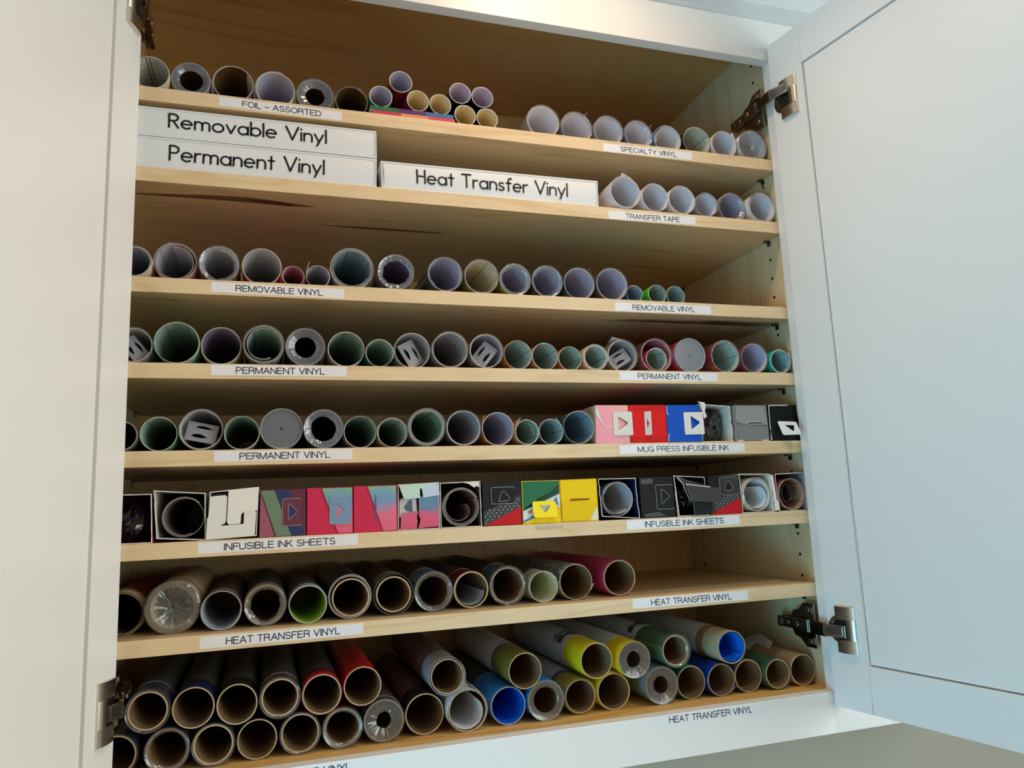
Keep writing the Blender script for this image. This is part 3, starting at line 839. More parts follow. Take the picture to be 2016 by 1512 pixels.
    if 'bag' in ex:                                    # crumpled film gathered over the end
        seg, nr = 60, 12; rows = []; ph = [rnd.uniform(0, 6.28) for _ in range(8)]
        k = float(ex['bag'][0]) if ex['bag'] else 1.0
        for j in range(nr):
            t = j / (nr - 1); row = []
            for i in range(seg):
                a = 2 * pi * i / seg
                f = sum(abs(sin(a * kk / 2 + ph[n])) for n, kk in enumerate((5, 9, 14))) / 3
                rad_ = (r + .6) * max(.03, (1 - t ** 1.25)) * (1 + .04 * (f - .5))
                yy = -1 - 5 * k * sin(pi * min(1, t * 1.2)) * f + 6 * t + rnd.uniform(-.7, .7)
                row.append((rad_ * cos(a), yy, cz + rad_ * sin(a)))
            rows.append(row)
        rows.insert(0, [(p[0] * 1.0, 40, cz + (p[2] - cz) * 1.0) for p in rows[0]])
        mb = MB(); mb.grid(rows, BAGP, True, closed=True)
        mb.build('film_bag', root)
    if 'shard' in ex:                                  # stiff corner of film standing up from the wrap
        an = radians(float(ex['shard'][0])); ln = float(ex['shard'][1])
        A = (r * cos(an), cz + r * sin(an)); mb = MB()
        p = [(A[0] - 3, 0, A[1] - .2), (A[0] + ln, -1, A[1] + ln * .35), (A[0] + ln * .9, 1, A[1] + ln * 1.0), (A[0] + ln * .5, 6, A[1] + .3)]
        mb.face(p, BAGP); mb.face([(a, b + .4, c_) for a, b, c_ in p][::-1], BAGP); mb.build('film_corner', root)
    return root
DATA = {
 '1a': (11.9, 22.4, 22.4, 5.0), '1b': (58.9, 24.4, 24.4, 14.6), '1c': (111.1, 26.1, 26.1, 13.7), '1d': (164.6, 26.3, 26.3, 15.9),
 '1e': (217.4, 25.3, 25.3, 18.7), '1f': (267.0, 23.1, 23.1, 18.0), '1g': (306.7, 30.4, 16.5, 8.0), '1h': (335.1, 57.1, 16.7, 8.0),
 '1i': (359.3, 31.2, 16.3, 8.0), '1j': (392.1, 29.9, 16.2, 8.0), '1k': (422.3, 51.7, 16.6, 8.0), '1l': (456.1, 49.7, 16.8, 8.0),
 '1m': (428.4, 16.4, 16.4, 5.8), '1n': (462.3, 16.5, 16.5, 7.9), '1o': (552.8, 26.8, 26.8, 15.5), '1p': (609.4, 26.3, 26.3, 20.8),
 '1q': (661.9, 25.4, 25.4, 17.2), '1r': (713.4, 24.7, 24.7, 17.0), '1s': (767.5, 24.6, 24.6, 19.4), '1t': (818.5, 25.4, 25.4, 15.4),
 '1u': (868.2, 23.9, 23.9, 12.5), '1v': (922.9, 27.5, 27.5, 13.0), '2a': (674.6, 26.0, 26.0, -1.3), '2b': (726.4, 23.3, 23.3, 1.3),
 '2c': (773.8, 23.8, 23.8, 2.1), '2d': (818.0, 20.2, 20.2, 3.5), '2e': (873.9, 25.2, 25.2, 16.5), '2f': (927.6, 27.0, 27.0, 11.2),
 '3a': (1.0, 20.2, 20.2, 5.0), '3b': (46.8, 25.7, 25.7, 14.9), '3c': (98.1, 24.6, 24.6, 11.6), '3d': (149.7, 25.1, 25.1, 13.9),
 '3e': (189.0, 14.1, 14.1, 12.3), '3f': (220.6, 15.6, 15.6, 13.6), '3g': (265.1, 29.3, 29.3, 14.6), '3h': (323.5, 25.3, 25.3, 7.9),
 '3i': (391.1, 25.1, 25.1, 4.2), '3j': (444.1, 25.6, 25.6, 7.8), '3k': (494.1, 24.0, 24.0, 8.2), '3l': (543.9, 24.4, 24.4, 10.3),
 '3m': (595.7, 25.2, 25.2, 13.3), '3n': (648.2, 26.2, 26.2, 12.0), '3o': (686.4, 13.7, 13.7, 14.5), '3p': (725.6, 15.4, 15.4, 15.2),
 '3q': (760.7, 16.0, 16.0, 20.2), '4a': (3.3, 22.1, 22.1, 5.0), '4b': (51.8, 26.3, 26.3, 4.1), '4c': (102.7, 24.3, 24.3, 7.5),
 '4d': (153.1, 25.6, 25.6, 0.5), '4e': (204.5, 25.4, 25.4, 9.3), '4f': (256.4, 24.1, 24.1, 10.6), '4g': (299.3, 18.8, 18.8, 3.9),
 '4h': (344.6, 24.8, 24.8, 13.0), '4i': (395.5, 25.8, 25.8, 6.2), '4j': (446.1, 24.5, 24.5, 3.4), '4k': (493.0, 20.9, 20.9, 6.4),
 '4l': (534.5, 19.8, 19.8, 8.0), '4m': (574.0, 18.1, 18.1, 11.2), '4n': (614.1, 20.3, 20.3, 11.7), '4o': (659.0, 24.5, 24.5, 14.4),
 '4p': (716.2, 26.5, 26.5, 15.8), '4q': (769.5, 26.4, 26.4, 8.3), '4r': (831.9, 26.0, 26.0, 8.4), '4s': (883.6, 24.3, 24.3, 8.0),
 '4t': (931.2, 19.5, 19.5, 6.3), '5a': (-5.5, 18.9, 18.9, 3.3), '5b': (34.6, 20.8, 20.8, 6.0), '5c': (81.7, 25.9, 25.9, 7.5),
 '5d': (128.7, 21.0, 21.0, 2.7), '5e': (175.5, 25.7, 25.7, 4.9), '5f': (226.7, 25.1, 25.1, 3.6), '5g': (273.5, 21.2, 21.2, 8.9),
 '5h': (314.6, 19.6, 19.6, 4.8), '5i': (359.9, 25.8, 25.8, 2.7), '5j': (410.8, 24.7, 24.7, 5.1), '5k': (459.0, 23.2, 23.2, 4.6),
 '5l': (499.9, 17.7, 17.7, 0.7), '5m': (536.2, 18.3, 18.3, 4.3), '5n': (578.4, 24.0, 24.0, 3.9), '7a': (-4.3, 26.6, 26.6, 41.0),
 '7b': (53.2, 30.8, 30.8, 30.0), '7c': (107.5, 23.6, 23.6, 23.5), '7d': (158.4, 25.5, 25.5, 31.1), '7e': (208.7, 23.4, 23.4, 19.5),
 '7f': (261.2, 27.8, 27.8, 31.1), '7g': (316.7, 26.5, 26.5, 31.3), '7h': (369.9, 26.3, 26.3, 32.4), '7i': (421.4, 24.6, 24.6, 34.0),
 '7j': (473.3, 26.6, 26.6, 35.1), '7k': (523.9, 21.3, 21.3, 30.1), '7l': (571.3, 24.8, 24.8, 28.3), '7m': (639.5, 25.7, 25.7, 30.7),
 '8a': (31.1, 70.7, 24.4, 20.0), '8b': (79.5, 68.6, 23.7, 20.0), '8c': (127.5, 67.1, 23.7, 20.0), '8d': (176.2, 69.3, 24.3, 20.0),
 '8e': (225.3, 67.6, 24.5, 20.0), '8f': (274.6, 71.7, 23.7, 20.0), '8g': (-2.2, 24.2, 24.2, 28.1), '8h': (52.3, 24.8, 24.8, 24.2),
 '8i': (101.9, 24.3, 24.3, 24.2), '8j': (150.5, 23.5, 23.5, 25.7), '8k': (199.9, 24.5, 24.5, 25.1), '8l': (250.1, 24.7, 24.7, 24.8),
 '8m': (301.4, 26.3, 26.3, 27.6), '8n': (354.8, 25.8, 25.8, 35.4), '8o': (382.4, 72.0, 24.3, 20.0), '8p': (408.6, 26.9, 26.9, 22.2),
 '8q': (465.6, 24.7, 24.7, 28.6), '8r': (517.6, 26.4, 26.4, 25.6), '8s': (488.2, 68.0, 23.6, 20.0), '8t': (570.6, 24.0, 24.0, 33.1),
 '8u': (592.1, 70.8, 24.1, 20.0), '8v': (620.1, 25.2, 25.2, 31.4), '8w': (649.1, 66.6, 24.9, 20.0), '8x': (693.2, 26.2, 26.2, 28.6),
 '8y': (743.4, 23.6, 23.6, 33.1), '8z': (714.7, 72.7, 23.6, 20.0), '8A': (790.6, 23.2, 23.2, 27.9), '8B': (806.8, 68.7, 23.7, 20.0),
 '8C': (837.7, 23.5, 23.5, 30.2), '8D': (884.3, 22.8, 22.8, 23.5), '8E': (931.0, 23.5, 23.5, 26.0),
}
GROUPS = {'1': 'rolls on the top shelf', '2': 'transfer tape rolls on the second shelf', '3': 'rolls on the third shelf', '4': 'rolls on the fourth shelf', '5': 'rolls on the fifth shelf', '7': 'rolls on the seventh shelf', '8': 'rolls piled in the bottom compartment'}
TABLE = '''1a|cream|greygrid|1|2.1|.7||grid-lined white vinyl roll half behind the left door on the top shelf
1b|greyblue|brown|0|2|.9|ring:.58:.3:c a:60|top-shelf roll with frosted grey plastic end and dark brown hole, second from the left door
1c|purple|brown|0|2.2|.8|half a:110|purple-rimmed foil roll, brown inside with a gridded strip, above the FOIL label start
1d|white|lav|0|2.4|.9|a:70|plain white roll with lavender inside above the FOIL – ASSORTED label
1e|greyblue|brown|0|2|1|ring:.5:.35:c wrap|foil roll with clear plastic ring and small brown hole above ASSORTED
1f|mauve|brown|0|1.6|.6|wrap|thin-rimmed roll with dark brown inside, left of the small green foil roll
1g|teal|lav|0|2|.6|whiterim|small teal-green foil roll standing on the coloured flat box's left end
1h|darkred|lav|0|2|.6|whiterim|small dark red foil roll lying highest, on top of its neighbours
1i|darkred|sand|0|2|.6|whiterim|small dark red roll with cream inside on the middle of the flat box
1j|black|sand|0|2|.6|whiterim|small black roll with cream inside on the right end of the flat box
1k|black|lilac|0|2|.6|whiterim|left one of the two upper lilac-lined small rolls right of the flat box
1l|black|lilac|0|2|.6|whiterim|right one of the two upper lilac-lined small rolls right of the flat box
1m|black|sand|0|2|.6|whiterim|left one of the two lower cream-lined small rolls right of the flat box
1n|black|sand|0|2|.6|whiterim|right one of the two lower cream-lined small rolls right of the flat box
1o|white|pale|0|2.4|.8|wrap a:120|large white roll farthest left of the specialty vinyl rolls
1p|white|pale|0|2|.7|wrap ring:.86:.5 shard:62:8|white roll with a stiff clear film corner sticking up, second specialty roll
1q|white|pale|0|2|.8|wrap ring:.84:.7|white roll with crinkled clear rim above the SPECIALTY label's left part
1r|skyblue|pale|0|2|.7|wrap ring:.82:.9 shard:40:7|blue-backed roll wrapped in loose crinkled film above SPECIALTY VINYL
1s|skyblue|pale|1|1.8|.6|tongue:white:-60:3|blue roll with a white sheet curled inside, right end of the SPECIALTY label
1t|darkgreen|palegreen|1|1.8|.6||dark green-black roll with pale gridded inside on the top shelf
1u|white|pale|0|1.6|.9|flap:20:16:w|plain white paper roll with a pointed lifted corner at its right
1v|white|pale|0|2.2|.8|bag:.8|white roll closed by crumpled film under the upper right hinge
2a|white|pale|0|2.6|.9|a:80 flap:64:17:w|big white grid-backed transfer tape roll with a peaked corner, beside the long binder
2b|white|pale|0|1.8|.9|a:300|transfer tape roll with loose overlapping edge, second from the binder
2c|white|pale|0|2.6|.9||thick-rimmed white transfer tape roll, third from the binder
2d|white|pale|0|1.6|.7|wrap ring:.88:.3|smaller transfer tape roll with glossy clear rim, fourth from the binder
2e|white|lav|0|2|.7|wrap ring:.8:.8|transfer tape roll with purple-grey inside and crinkled clear rim
2f|white|pale|0|3|1.2|tight:2|transfer tape roll farthest right, touching the cabinet side on the second shelf
3a|cream|bluegrey|1|3|.9||cream roll cut off by the left door on the third shelf
3b|rose|lavg|1|3|1.3|a:100 tight:2|pink-beige roll with layered gridded curls, second on the third shelf
3c|rose|grey|0|2|.7|wrap ring:.74:.8|third-shelf roll with torn clear plastic ring above the REMOVABLE label start
3d|pink|grey|0|2|.9|a:300|pink-edged roll with a curled lip at lower right, above REMOVABLE VINYL
3e|redpink|pinkgrey|0|1.5|.6||tiny hot pink roll on the third shelf
3f|purple|bluegrey|1|1.4|.5|flap:165:16:lavender:1|tiny purple roll with a thin upright sliver, beside the tiny pink roll
3g|lightgrey|bluegrid|1|4|1.1|tight:1|large roll with many clear outer layers and blue gridded inside
3h|grey|purple|0|2|.7|wrap ring:.68:1|roll with heavily crinkled plastic end and purple hole on the third shelf
3i|darkblue|lav|0|2|.7|wrap ring:.84:.8|dark blue roll in loose clear film, left of the yellow rolls
3j|yellow|cream|1|2|.8|wrap ring:.88:.7|yellow roll with cream gridded inside on the third shelf
3k|yellow|lav|0|2|.7|wrap ring:.74:.5|yellow roll with a clear plastic ring and lavender inside on the third shelf
3l|black|lav|0|2|.7|wrap ring:.78:.8|black roll with crinkled clear ring right of the third-shelf yellow rolls
3m|seagreen|lav|0|2|.8|wrap shard:55:6|sea-green roll with a film tip standing up at its top right
3n|mauve|lav|0|2.6|.8|wrap a:200|mauve-grey roll left of the small blue roll on the third shelf
3o|blue|bluegrid|0|1.3|.4||small blue roll above the right REMOVABLE VINYL label
3p|limegreen|green|1|1.4|.4||small bright green roll on the third shelf
3q|seagreen|aquagrid|1|1.5|.5||small teal roll farthest right on the third shelf
4a|white|grey|0|2|.8|wrap card:-50|roll with folded grey card inside, cut off by the left door on the fourth shelf
4b|mint|green|1|1.7|.7||largest roll of the fourth shelf, mint with green gridded inside
4c|cream|purple|0|2|.9||cream-rimmed roll with dark purple inside above the left PERMANENT label
4d|lightgrey|green|1|3|1.2|tight:3 wrap|roll with loose clear layers round a green gridded sheet on the fourth shelf
4e|grey|dark|0|2|.8|wrap ring:.53:.3:c|fourth-shelf roll with wide blue-grey plastic ring and dark hole
4f|lightgrey|green|1|2.2|.7||fourth-shelf roll with white layered rim and green inside, left of the tiny one
4g|seagreen|green|0|1.7|.6||smallest green-lined roll in the left half of the fourth shelf
4h|lightgrey|grey|0|2|.6|card:-60|grey roll with a slit hang card inside, right of the smallest green roll
4i|lightgrey|greypaper|0|2.6|.8|wrap|wide roll with plain grey inside and loose film rim, mid fourth shelf
4j|cream|greypaper|0|2.4|.6|wrap card:50|roll with pale V-folded hang card inside, mid fourth shelf
4k|orange|green2|1|1.5|.7|a:230|orange-backed roll with light green gridded inside
4l|tan|green2|1|1.5|.5|ink:235:16|tan-backed roll with light green inside, right of the orange one
4m|orange|green2|1|1.4|.4|ink:-5:14|smallest orange-backed green-lined roll near the middle of the fourth shelf
4n|cream|green2|1|4|1.0|whiterim|thick white-rimmed small roll with green inside on the fourth shelf
4o|cream|greypaper|0|2.4|.7|wrap card:30 flap:80:20:w|roll with a pointed paper corner on top, above the right PERMANENT label
4p|pink|pinkgrey|0|2.4|.9|wrap small:green2:pink ink:40:16:1|pink roll with a smaller green-lined roll inside it
4q|redpink|green2|0|2|.7|cap ink:110:16|pink-red roll closed by a clear round cap with a tiny hole
4r|red|green2|1|2.4|.8|wrap ink:-50:16|bright red roll with green gridded inside on the fourth shelf
4s|redpink|lav|0|2|.7|wrap|red-pink roll with plain lavender-grey inside, second from the right end
4t|aqua|aquagrid|1|3|.6|whiterim flap:15:10:w|turquoise roll farthest right on the fourth shelf
5a|grey|dark|0|2.4|.9|wrap|dark roll mostly hidden by the left door on the fifth shelf
5b|mint|green|1|1.6|.6||mint-rimmed roll with deep green inside, second on the fifth shelf
5c|greyblue|grey|0|2.4|.8|wrap card:-12|large fifth-shelf roll with a grey hang card with two dark slits
5d|lightgrey|green|0|1.5|.5||plain dark-green-lined roll above the PERMANENT label's left end
5e|lavender|dark|0|2|.7|cap|roll sealed with a flat clear cap with a pinhole, above PERMANENT
5f|lavender|dark|0|2|.8|wrap ring:.62:.6|roll with torn clear plastic ring and black hole on the fifth shelf
5g|lightgrey|green|1|1.6|.6||green-lined roll right of the plastic-ringed roll on the fifth shelf
5h|white|green2|1|1.7|.7||smaller green-lined roll, left of the thickly layered roll on the fifth shelf
5i|lightgrey|green|1|4|1.1|wrap ink:75:16|thick roll of many grey layers with green gridded core
5j|greyblue|greypaper|0|2.8|.7|wrap|grey-lined roll with layered rim, left of the orange roll
5k|orange|lav|0|2|.7|flap:165:12:rust:1|orange roll with lavender inside and a lifted corner
5l|tan|green2|1|2|.6|flap:150:13:tan:1 ink:95:14|tan roll with green gridded inside and a raised corner
5m|purple|aquagrid|1|1.8|.6|flap:40:10:lavender|purple roll with pale green inside beside the tan roll
5n|seagreen|bluegrid|1|1.5|.4|wrap|bluish green gridded roll next to the pink carton
7a|cream|dark|0|3.2|1.3|sleeve:26:darkred rim:tan|thick cream roll with dark red wrapper beside the left door
7b|cream|cream|0|5|1.5|bag:1.2 sleeve:40:tan rim:tan|fat cream roll twisted shut in a crumpled clear bag
7c|mauve|bluegrey|0|2.2|.8|a:290 sleeve:24:brown|dark mauve roll with blue-grey inside, right of the bagged roll
7d|darkgrey|card|0|2|1|core:3.2 ring:.7:.9:s sleeve:12:darkgrey|thick cardboard-cored roll with torn film edge on the seventh shelf
7e|mint|lime|0|2.4|.6|sleeve:26:mauve|mint-edged roll with lime green inside
7f|black|dark|0|3.2|.9|small2|black film-wrapped roll with a tan core sitting off-centre
7g|grey|card|0|2|1|core:1.8:3.2 wrap sleeve:26:brown|grey filmed roll with cardboard core, left of the light blue roll
7h|skyblue|card|0|2|1|core:1.6:1 wrap ring:.72:.5:s sleeve:60:brown|light blue roll with clear film lip on the seventh shelf
7i|darkred|card|0|2|1|core:1.8:.6 tongue:bluegrey:100:4 sleeve:45:brown|dark red roll with a blue-grey sheet curled inside its core
7j|steelblue|card|0|2|1|core:1.4:2.2 wrap ring:.78:.8:s sleeve:50:darkgrey|steel blue roll under thick clear film
7k|cream|palesage|0|1.8|.5|sleeve:40:brown|small cream roll with pale yellow-green inside
7l|doodle|card|0|1|1|core:.8:.5 flap:-30:10:w|roll printed with small black line drawings on white
7m|magenta|card|0|1|1|core:1.2:1.2|magenta roll farthest right on the seventh shelf
8a|navy|card|0|1|1|core:1.8:2.4 wrap ring:.84:.6:s sleeve:42:darkgrey|navy roll above the pile's left end, touching the lower left hinge
8b|navy|card|0|1|1|core:1.4:.7 sleeve:34:darkgrey:black|bright navy roll, second in the bottom compartment's upper row
8c|black|card|0|1|1|core:1.4:.8 sleeve:30:darkgrey:black|black roll with tan rim, third in the bottom compartment's upper row
8d|darkred|card|0|1|1|core:1.6:2.2 wrap ring:.82:.7:s sleeve:24:darkgrey|filmed dark red roll, fourth in the upper row
8e|red|card|0|1|1|core:1.4:1.2 sleeve:22:darkgrey:black|bright red roll with dark band, fifth in the upper row
8f|red|card|0|1|1|core:1.2:.6|plain red roll at the right end of the red upper-row rolls
8g|navy|card|0|1|1|core:1.6:1.8 wrap ring:.84:.4:s|navy roll in the bottom left corner cut off by the left door
8h|navy|card|0|1|1|core:1.6:1.4 wrap ring:.76:.3:s|navy filmed roll, second on the cabinet floor from the left
8i|black|card|0|1|1|core:1.8:1.6 wrap ring:.84:.3:s|black filmed roll, third on the cabinet floor
8j|black|card|0|1|1|core:1.3:.8|black roll with clean tan rim, fourth on the cabinet floor
8k|darkred|card|0|1|1|core:1.4:1.8 wrap ring:.84:.3:s|dark red filmed roll, fifth on the cabinet floor
8l|darkred|card|0|1|1|core:1.6:2.0 wrap ring:.74:.4:s|dark red roll with wide film ring, sixth on the cabinet floor
8m|black|card|0|1|1|core:1.8:.8 ring:.36:.9:s wrap sleeve:14:darkgrey|black roll with a punctured cloudy plastic end
8n|black|card|0|1|1|core:1.5:.7 sleeve:34:mauve:black print|large black roll with barcode wrapper, right of the cloudy-ended roll
8o|white|card|0|1|1|core:1.2:2.2 wrap sleeve:52:mauve:brown|white roll lying on top, above the loose white one
8p|white|card|0|2|1|core:1.0:1.4 tongue:white:150:6 flap:50:16:w|white roll with loose white sheet inside on the cabinet floor
8q|blue|blue|0|1|1|core:1.0:.9 sleeve:96:darkgrey|blue roll that is blue inside too, on the cabinet floor
8r|blue|card|0|1|1|core:1.4:1.2 ring:.62:.1:s|blue roll with a flat brown film ring in its end
8s|olive|card|0|1|1|core:1.0:.6 sleeve:74:lightgrey:purple print:|olive roll with purple-banded wrapper lying on the blue rolls
8t|yellow|card|0|1|1|core:1.0:1.6 wrap sleeve:50:lightgrey:purple|left one of the two yellow rolls on the cabinet floor
8u|yellow|card|0|1|1|core:1.0:.8 sleeve:66:lightgrey print:brown:steelblue|upper left yellow roll with picture-printed wrapper
8v|yellow|card|0|1|1|core:1.2:1.0|right one of the two yellow rolls on the cabinet floor
8w|yellow|card|0|1|1|core:1.2:.8 ring:.42:.8:s sleeve:46:lightgrey|upper right yellow roll with cloudy torn plastic end
8x|paleblue|card|0|1|1|core:1.6:.9 ring:.44:.4:s wrap|pale blue roll with pleated plastic end
8y|green|card|0|1|1|core:1.0:.8|green roll on the cabinet floor beside the pale blue one
8z|green|card|0|1|1|core:1.4:2.4 wrap ring:.76:.3:s sleeve:82:lightgrey print:brown|green roll on top with a small barcode window
8A|royal|card|0|1|1|core:.9:.8 flap:-50:12:royal|royal blue roll on the cabinet floor with loose blue edge
8B|copper|card|0|1|1|core:1.2:.5 bare:42 sheet:blue sleeve:62:lightgrey|top roll whose bare core holds a bright blue sheet
8C|mauve|card|0|1|1|core:1.2:.6|grey-brown roll between the royal blue and the right green roll
8D|green|card|0|1|1|core:1.4:1.2 wrap|green roll near the right end of the cabinet floor
8E|kraft|card|0|1|1|core:1.6:1.0 sleeve:96:lightgrey:grey flap2|kraft-brown roll farthest right on the cabinet floor
'''
for row in TABLE.strip().split('\n'):
    k, out, inn, grid, turns, gap, extras, lb = row.split('|')
    roll(k, DATA[k], out, inn, grid == '1', float(turns), float(gap), extras, lb, GROUPS[k[0]])

# ------------------------------------------------------------------ binders, flat case
BINDER = mat('white_binder_vinyl', (226, 229, 232), .42, var=.006)
SEAM = mat('binder_seam', (196, 200, 206), .4)
def binder(c, y, text, tx0, tx1, cap, tb, label, spine_seam, depth=262):
    """c: front corners (x, z above shelf 2); lying flat with its spine to the front"""
    z = SH[1]
    c = [(a, b + z) for a, b in c]
    root = empty('ring_binder', ((c[2][0] + c[3][0]) / 2, y, (c[2][1] + c[3][1]) / 2), label, 'binder', 'white binders lying on the second shelf')
    off = root.location / MM
    T0 = quad_map([(a - off.x, b - off.z) for a, b in c], 0)
    mb = MB()
    # spine, slightly bowed, between the two raised cover edges
    n = 10
    rows = []
    for i in range(n + 1):
        v = .07 + .86 * i / n; t = 1.6 * sin(pi * i / n) + .4
        rows.append([T0(.012, v, t), T0(.988, v, t)])
    mb.grid(rows, BINDER, True)
    mb.grid([[T0(.012, .07, .4), T0(.988, .07, .4)], [T0(.012, .05, -2), T0(.988, .05, -2)]][::-1], SEAM)
    mb.grid([[T0(.012, .93, .4), T0(.988, .93, .4)], [T0(.012, .95, -2), T0(.988, .95, -2)]], SEAM)
    o = mb.build('spine', root)
    for (v0, v1) in ((0, .065), (.935, 1)):
        mb = MB()
        P = [T0(0, v0, 1), T0(1, v0, 1), T0(1, v1, 1), T0(0, v1, 1)]; Q = [(a, depth, b_) for a, _, b_ in P]
        mb.face(P, BINDER); mb.face(Q[::-1], BINDER)
        for i in range(4): j = (i + 1) % 4; mb.face([P[j], P[i], Q[i], Q[j]], BINDER)
        mb.build('cover', root, bevel=.5)
    for u0, u1 in ((0, .012), (.988, 1)):
        mb = MB()
        mb.face([T0(u0, .06, 1), T0(u1, .06, 1), T0(u1, .94, 1), T0(u0, .94, 1)], SEAM)
        a, b = (T0(u0, .06, 1), T0(u0, .94, 1)) if u0 == 0 else (T0(u1, .06, 1), T0(u1, .94, 1))
        mb.face([a, b, (b[0], 30, b[2]), (a[0], 30, a[2])], BINDER)
        mb.build('spine_edge', root)
    w = c[1][0] - c[0][0]; h = c[0][1] - c[3][1]
    mb = MB()
    lettering(mb, text, RD, tx0, tx1, tb, cap, 2.5, BLACKINK, lambda a, b, t: T0((a - c[0][0]) / w, b / h, 2.2 + t), gap=.17, space=.42)
    mb.build('lettering', root)
binder([(-36, 81.9), (298.9, 82.6), (299, 42.6), (-36, 42.6)], 3, 'Removable Vinyl', 35.6, 230.5, 18.2, 13.6, 'white binder reading Removable Vinyl, lying on the Permanent Vinyl binder', True)
binder([(-36, 41.9), (298.9, 41.4), (298, .4), (-36, .4)], 3, 'Permanent Vinyl', 37.7, 228.0, 19.6, 11.4, 'white binder reading Permanent Vinyl, under the Removable Vinyl one', True)
binder([(304, 39.6), (631, 41.4), (630, .3), (305, .3)], 3, 'Heat Transfer Vinyl', 354.1, 579.8, 18.6, 11.4, 'white binder reading Heat Transfer Vinyl, alone beside the transfer tape rolls', False)

for nm, z0, x0, x1, cols, lb in (('low', 0.3, 295, 412, ((208, 44, 84), (226, 140, 96), (216, 60, 88)), 'flat card folder with red and orange front edge, lowest under the small foil rolls'),
                             ('up', 7.0, 291, 410, ((44, 104, 60), (84, 36, 110), (52, 104, 160)), 'flat card folder with green, purple and blue edge, upper of the two')):
    root = empty('card_folder', ((x0 + x1) / 2, 4, z0), lb, 'folder', 'flat card folders on the top shelf')
    xc = (x0 + x1) / 2; mb = MB()
    mb.box(x0 - xc, x1 - xc, .6, 290, 0, 6.3, mat('folder_board', (226, 226, 226), .5)); mb.build('body', root, bevel=.4)
    w = (x1 - x0) / 3
    for k, c_ in enumerate(cols):
        mb = MB(); mb.box(x0 - xc + k * w, x0 - xc + (k + 1) * w, 0, .6, .2, 6.2, mat('folder_' + nm + str(k), c_, .4)); mb.build('colour_panel', root)

# ------------------------------------------------------------------ cartons
BOARDW = mat('white_board', (226, 224, 218), .6)
BOARDG = mat('grey_board', (170, 172, 172), .6)
def pm(name, rgb, rough=.5): return mat('print_' + name, rgb, rough, spec=.18)
RAINBOW = gradient_mat('rainbow_wash', [(.05, (226, 84, 118)), (.5, (226, 106, 136)), (.72, (110, 150, 190)), (.9, (116, 170, 176)), (1.0, (150, 190, 70))], noise=.4, vert=.8, horiz=.0, scale=1.6)
HOLO = gradient_mat('holographic_wash', [(.1, (196, 176, 214)), (.4, (206, 196, 232)), (.6, (186, 214, 226)), (.8, (196, 222, 196)), (1.0, (214, 196, 220))], noise=.8, vert=.5, horiz=.3, scale=3)
RAIN2 = gradient_mat('blue_pink_wash', [(.15, (214, 70, 110)), (.5, (216, 86, 124)), (.62, (96, 120, 168)), (.85, (90, 150, 170)), (1.0, (96, 160, 170))], noise=.4, vert=.85, horiz=-.05, scale=3)
PINKW = gradient_mat('pink_wash', [(.1, (232, 110, 150)), (.5, (236, 130, 150)), (1.0, (238, 160, 140))], noise=.4, vert=.25, horiz=-.5, scale=1.6)

def carton(key, shelf, c, mo, inner=None, y=3.0, torn=0.0, label='', name='carton', closed=True, group=None, L=300.0):
    z = SH[shelf - 1]
    c = [(a, b + z) for a, b in c]
    zb = min(c[2][1], c[3][1])
    root = empty('carton', ((c[2][0] + c[3][0]) / 2, y, zb), label, 'box', group)
    off = root.location / MM
    T = quad_map([(a - off.x, b - off.z) for a, b in c], 0)
    rnd = random.Random(key)
    mb = MB(); th = .014 if closed else .018; n = 9
    ring = []
    cor = [(0, 1), (1, 1), (1, 0), (0, 0)]
    for i in range(4):
        a, b = cor[i], cor[(i + 1) % 4]
        for k in range(n): ring.append((a[0] + (b[0] - a[0]) * k / n, a[1] + (b[1] - a[1]) * k / n))
    jit = [rnd.uniform(0, torn) for _ in ring]
    ins = [(u * (1 - 2 * th) + th, v * (1 - 2 * th) + th) for u, v in ring]
    def at(u, v, yy): p = T(u, v); return (p[0], yy, p[2])
    o0 = [at(u, v, j) for (u, v), j in zip(ring, jit)]; o1 = [at(u, v, L) for u, v in ring]
    i0 = [at(u, v, j) for (u, v), j in zip(ins, jit)]; i1 = [at(u, v, L - 1) for u, v in ins]
    mb.grid([o0, o1], mo, False, closed=True); mb.grid([i0, i1], inner or BOARDW, False, closed=True, flip=True)
    mb.grid([i0, o0], BOARDW if torn else mo, False, closed=True)
    mb.face([at(*cor[k], L) for k in range(4)], mo); mb.face([at(*cor[k], L - 1) for k in (3, 2, 1, 0)], inner or BOARDW)
    mb.build('carton_body', root)
    return root, T
def patch(mb, T, pts, mt, lift=.1, th=None):
    """printed patch or board piece lying `lift` mm off the panel"""
    P = [T(u, v, lift) for u, v in pts]
    mb.face(P, mt, uvs=[(u, v) for u, v in pts])
    if th:
        Q = [T(u, v, lift - th) for u, v in pts]
        for i in range(len(P)): j = (i + 1) % len(P); mb.face([P[i], Q[i], Q[j], P[j]], BOARDW)
        mb.face(Q[::-1], BOARDW)
def line(mb, T, pts, w, mt, lift=.3):
    for (a, b), (c_, d) in zip(pts, pts[1:]):
        l = math.hypot(c_ - a, d - b) or 1; nx, ny = -(d - b) / l * w / 2, (c_ - a) / l * w / 2
        mb.face([T(a + nx, b + ny, lift), T(a - nx, b - ny, lift), T(c_ - nx, d - ny, lift), T(c_ + nx, d + ny, lift)], mt)
FULL = [(.012, .012), (.988, .012), (.988, .988), (.012, .988)]
def front(root, T, base, patches=(), lift0=-.4):
    mb = MB(); patch(mb, T, FULL, base, lift0 + .4, .6)
    for i, (pts, mt) in enumerate(patches): patch(mb, T, pts, mt, .06 + .05 * i)
    return mb.build('end_flap', root)
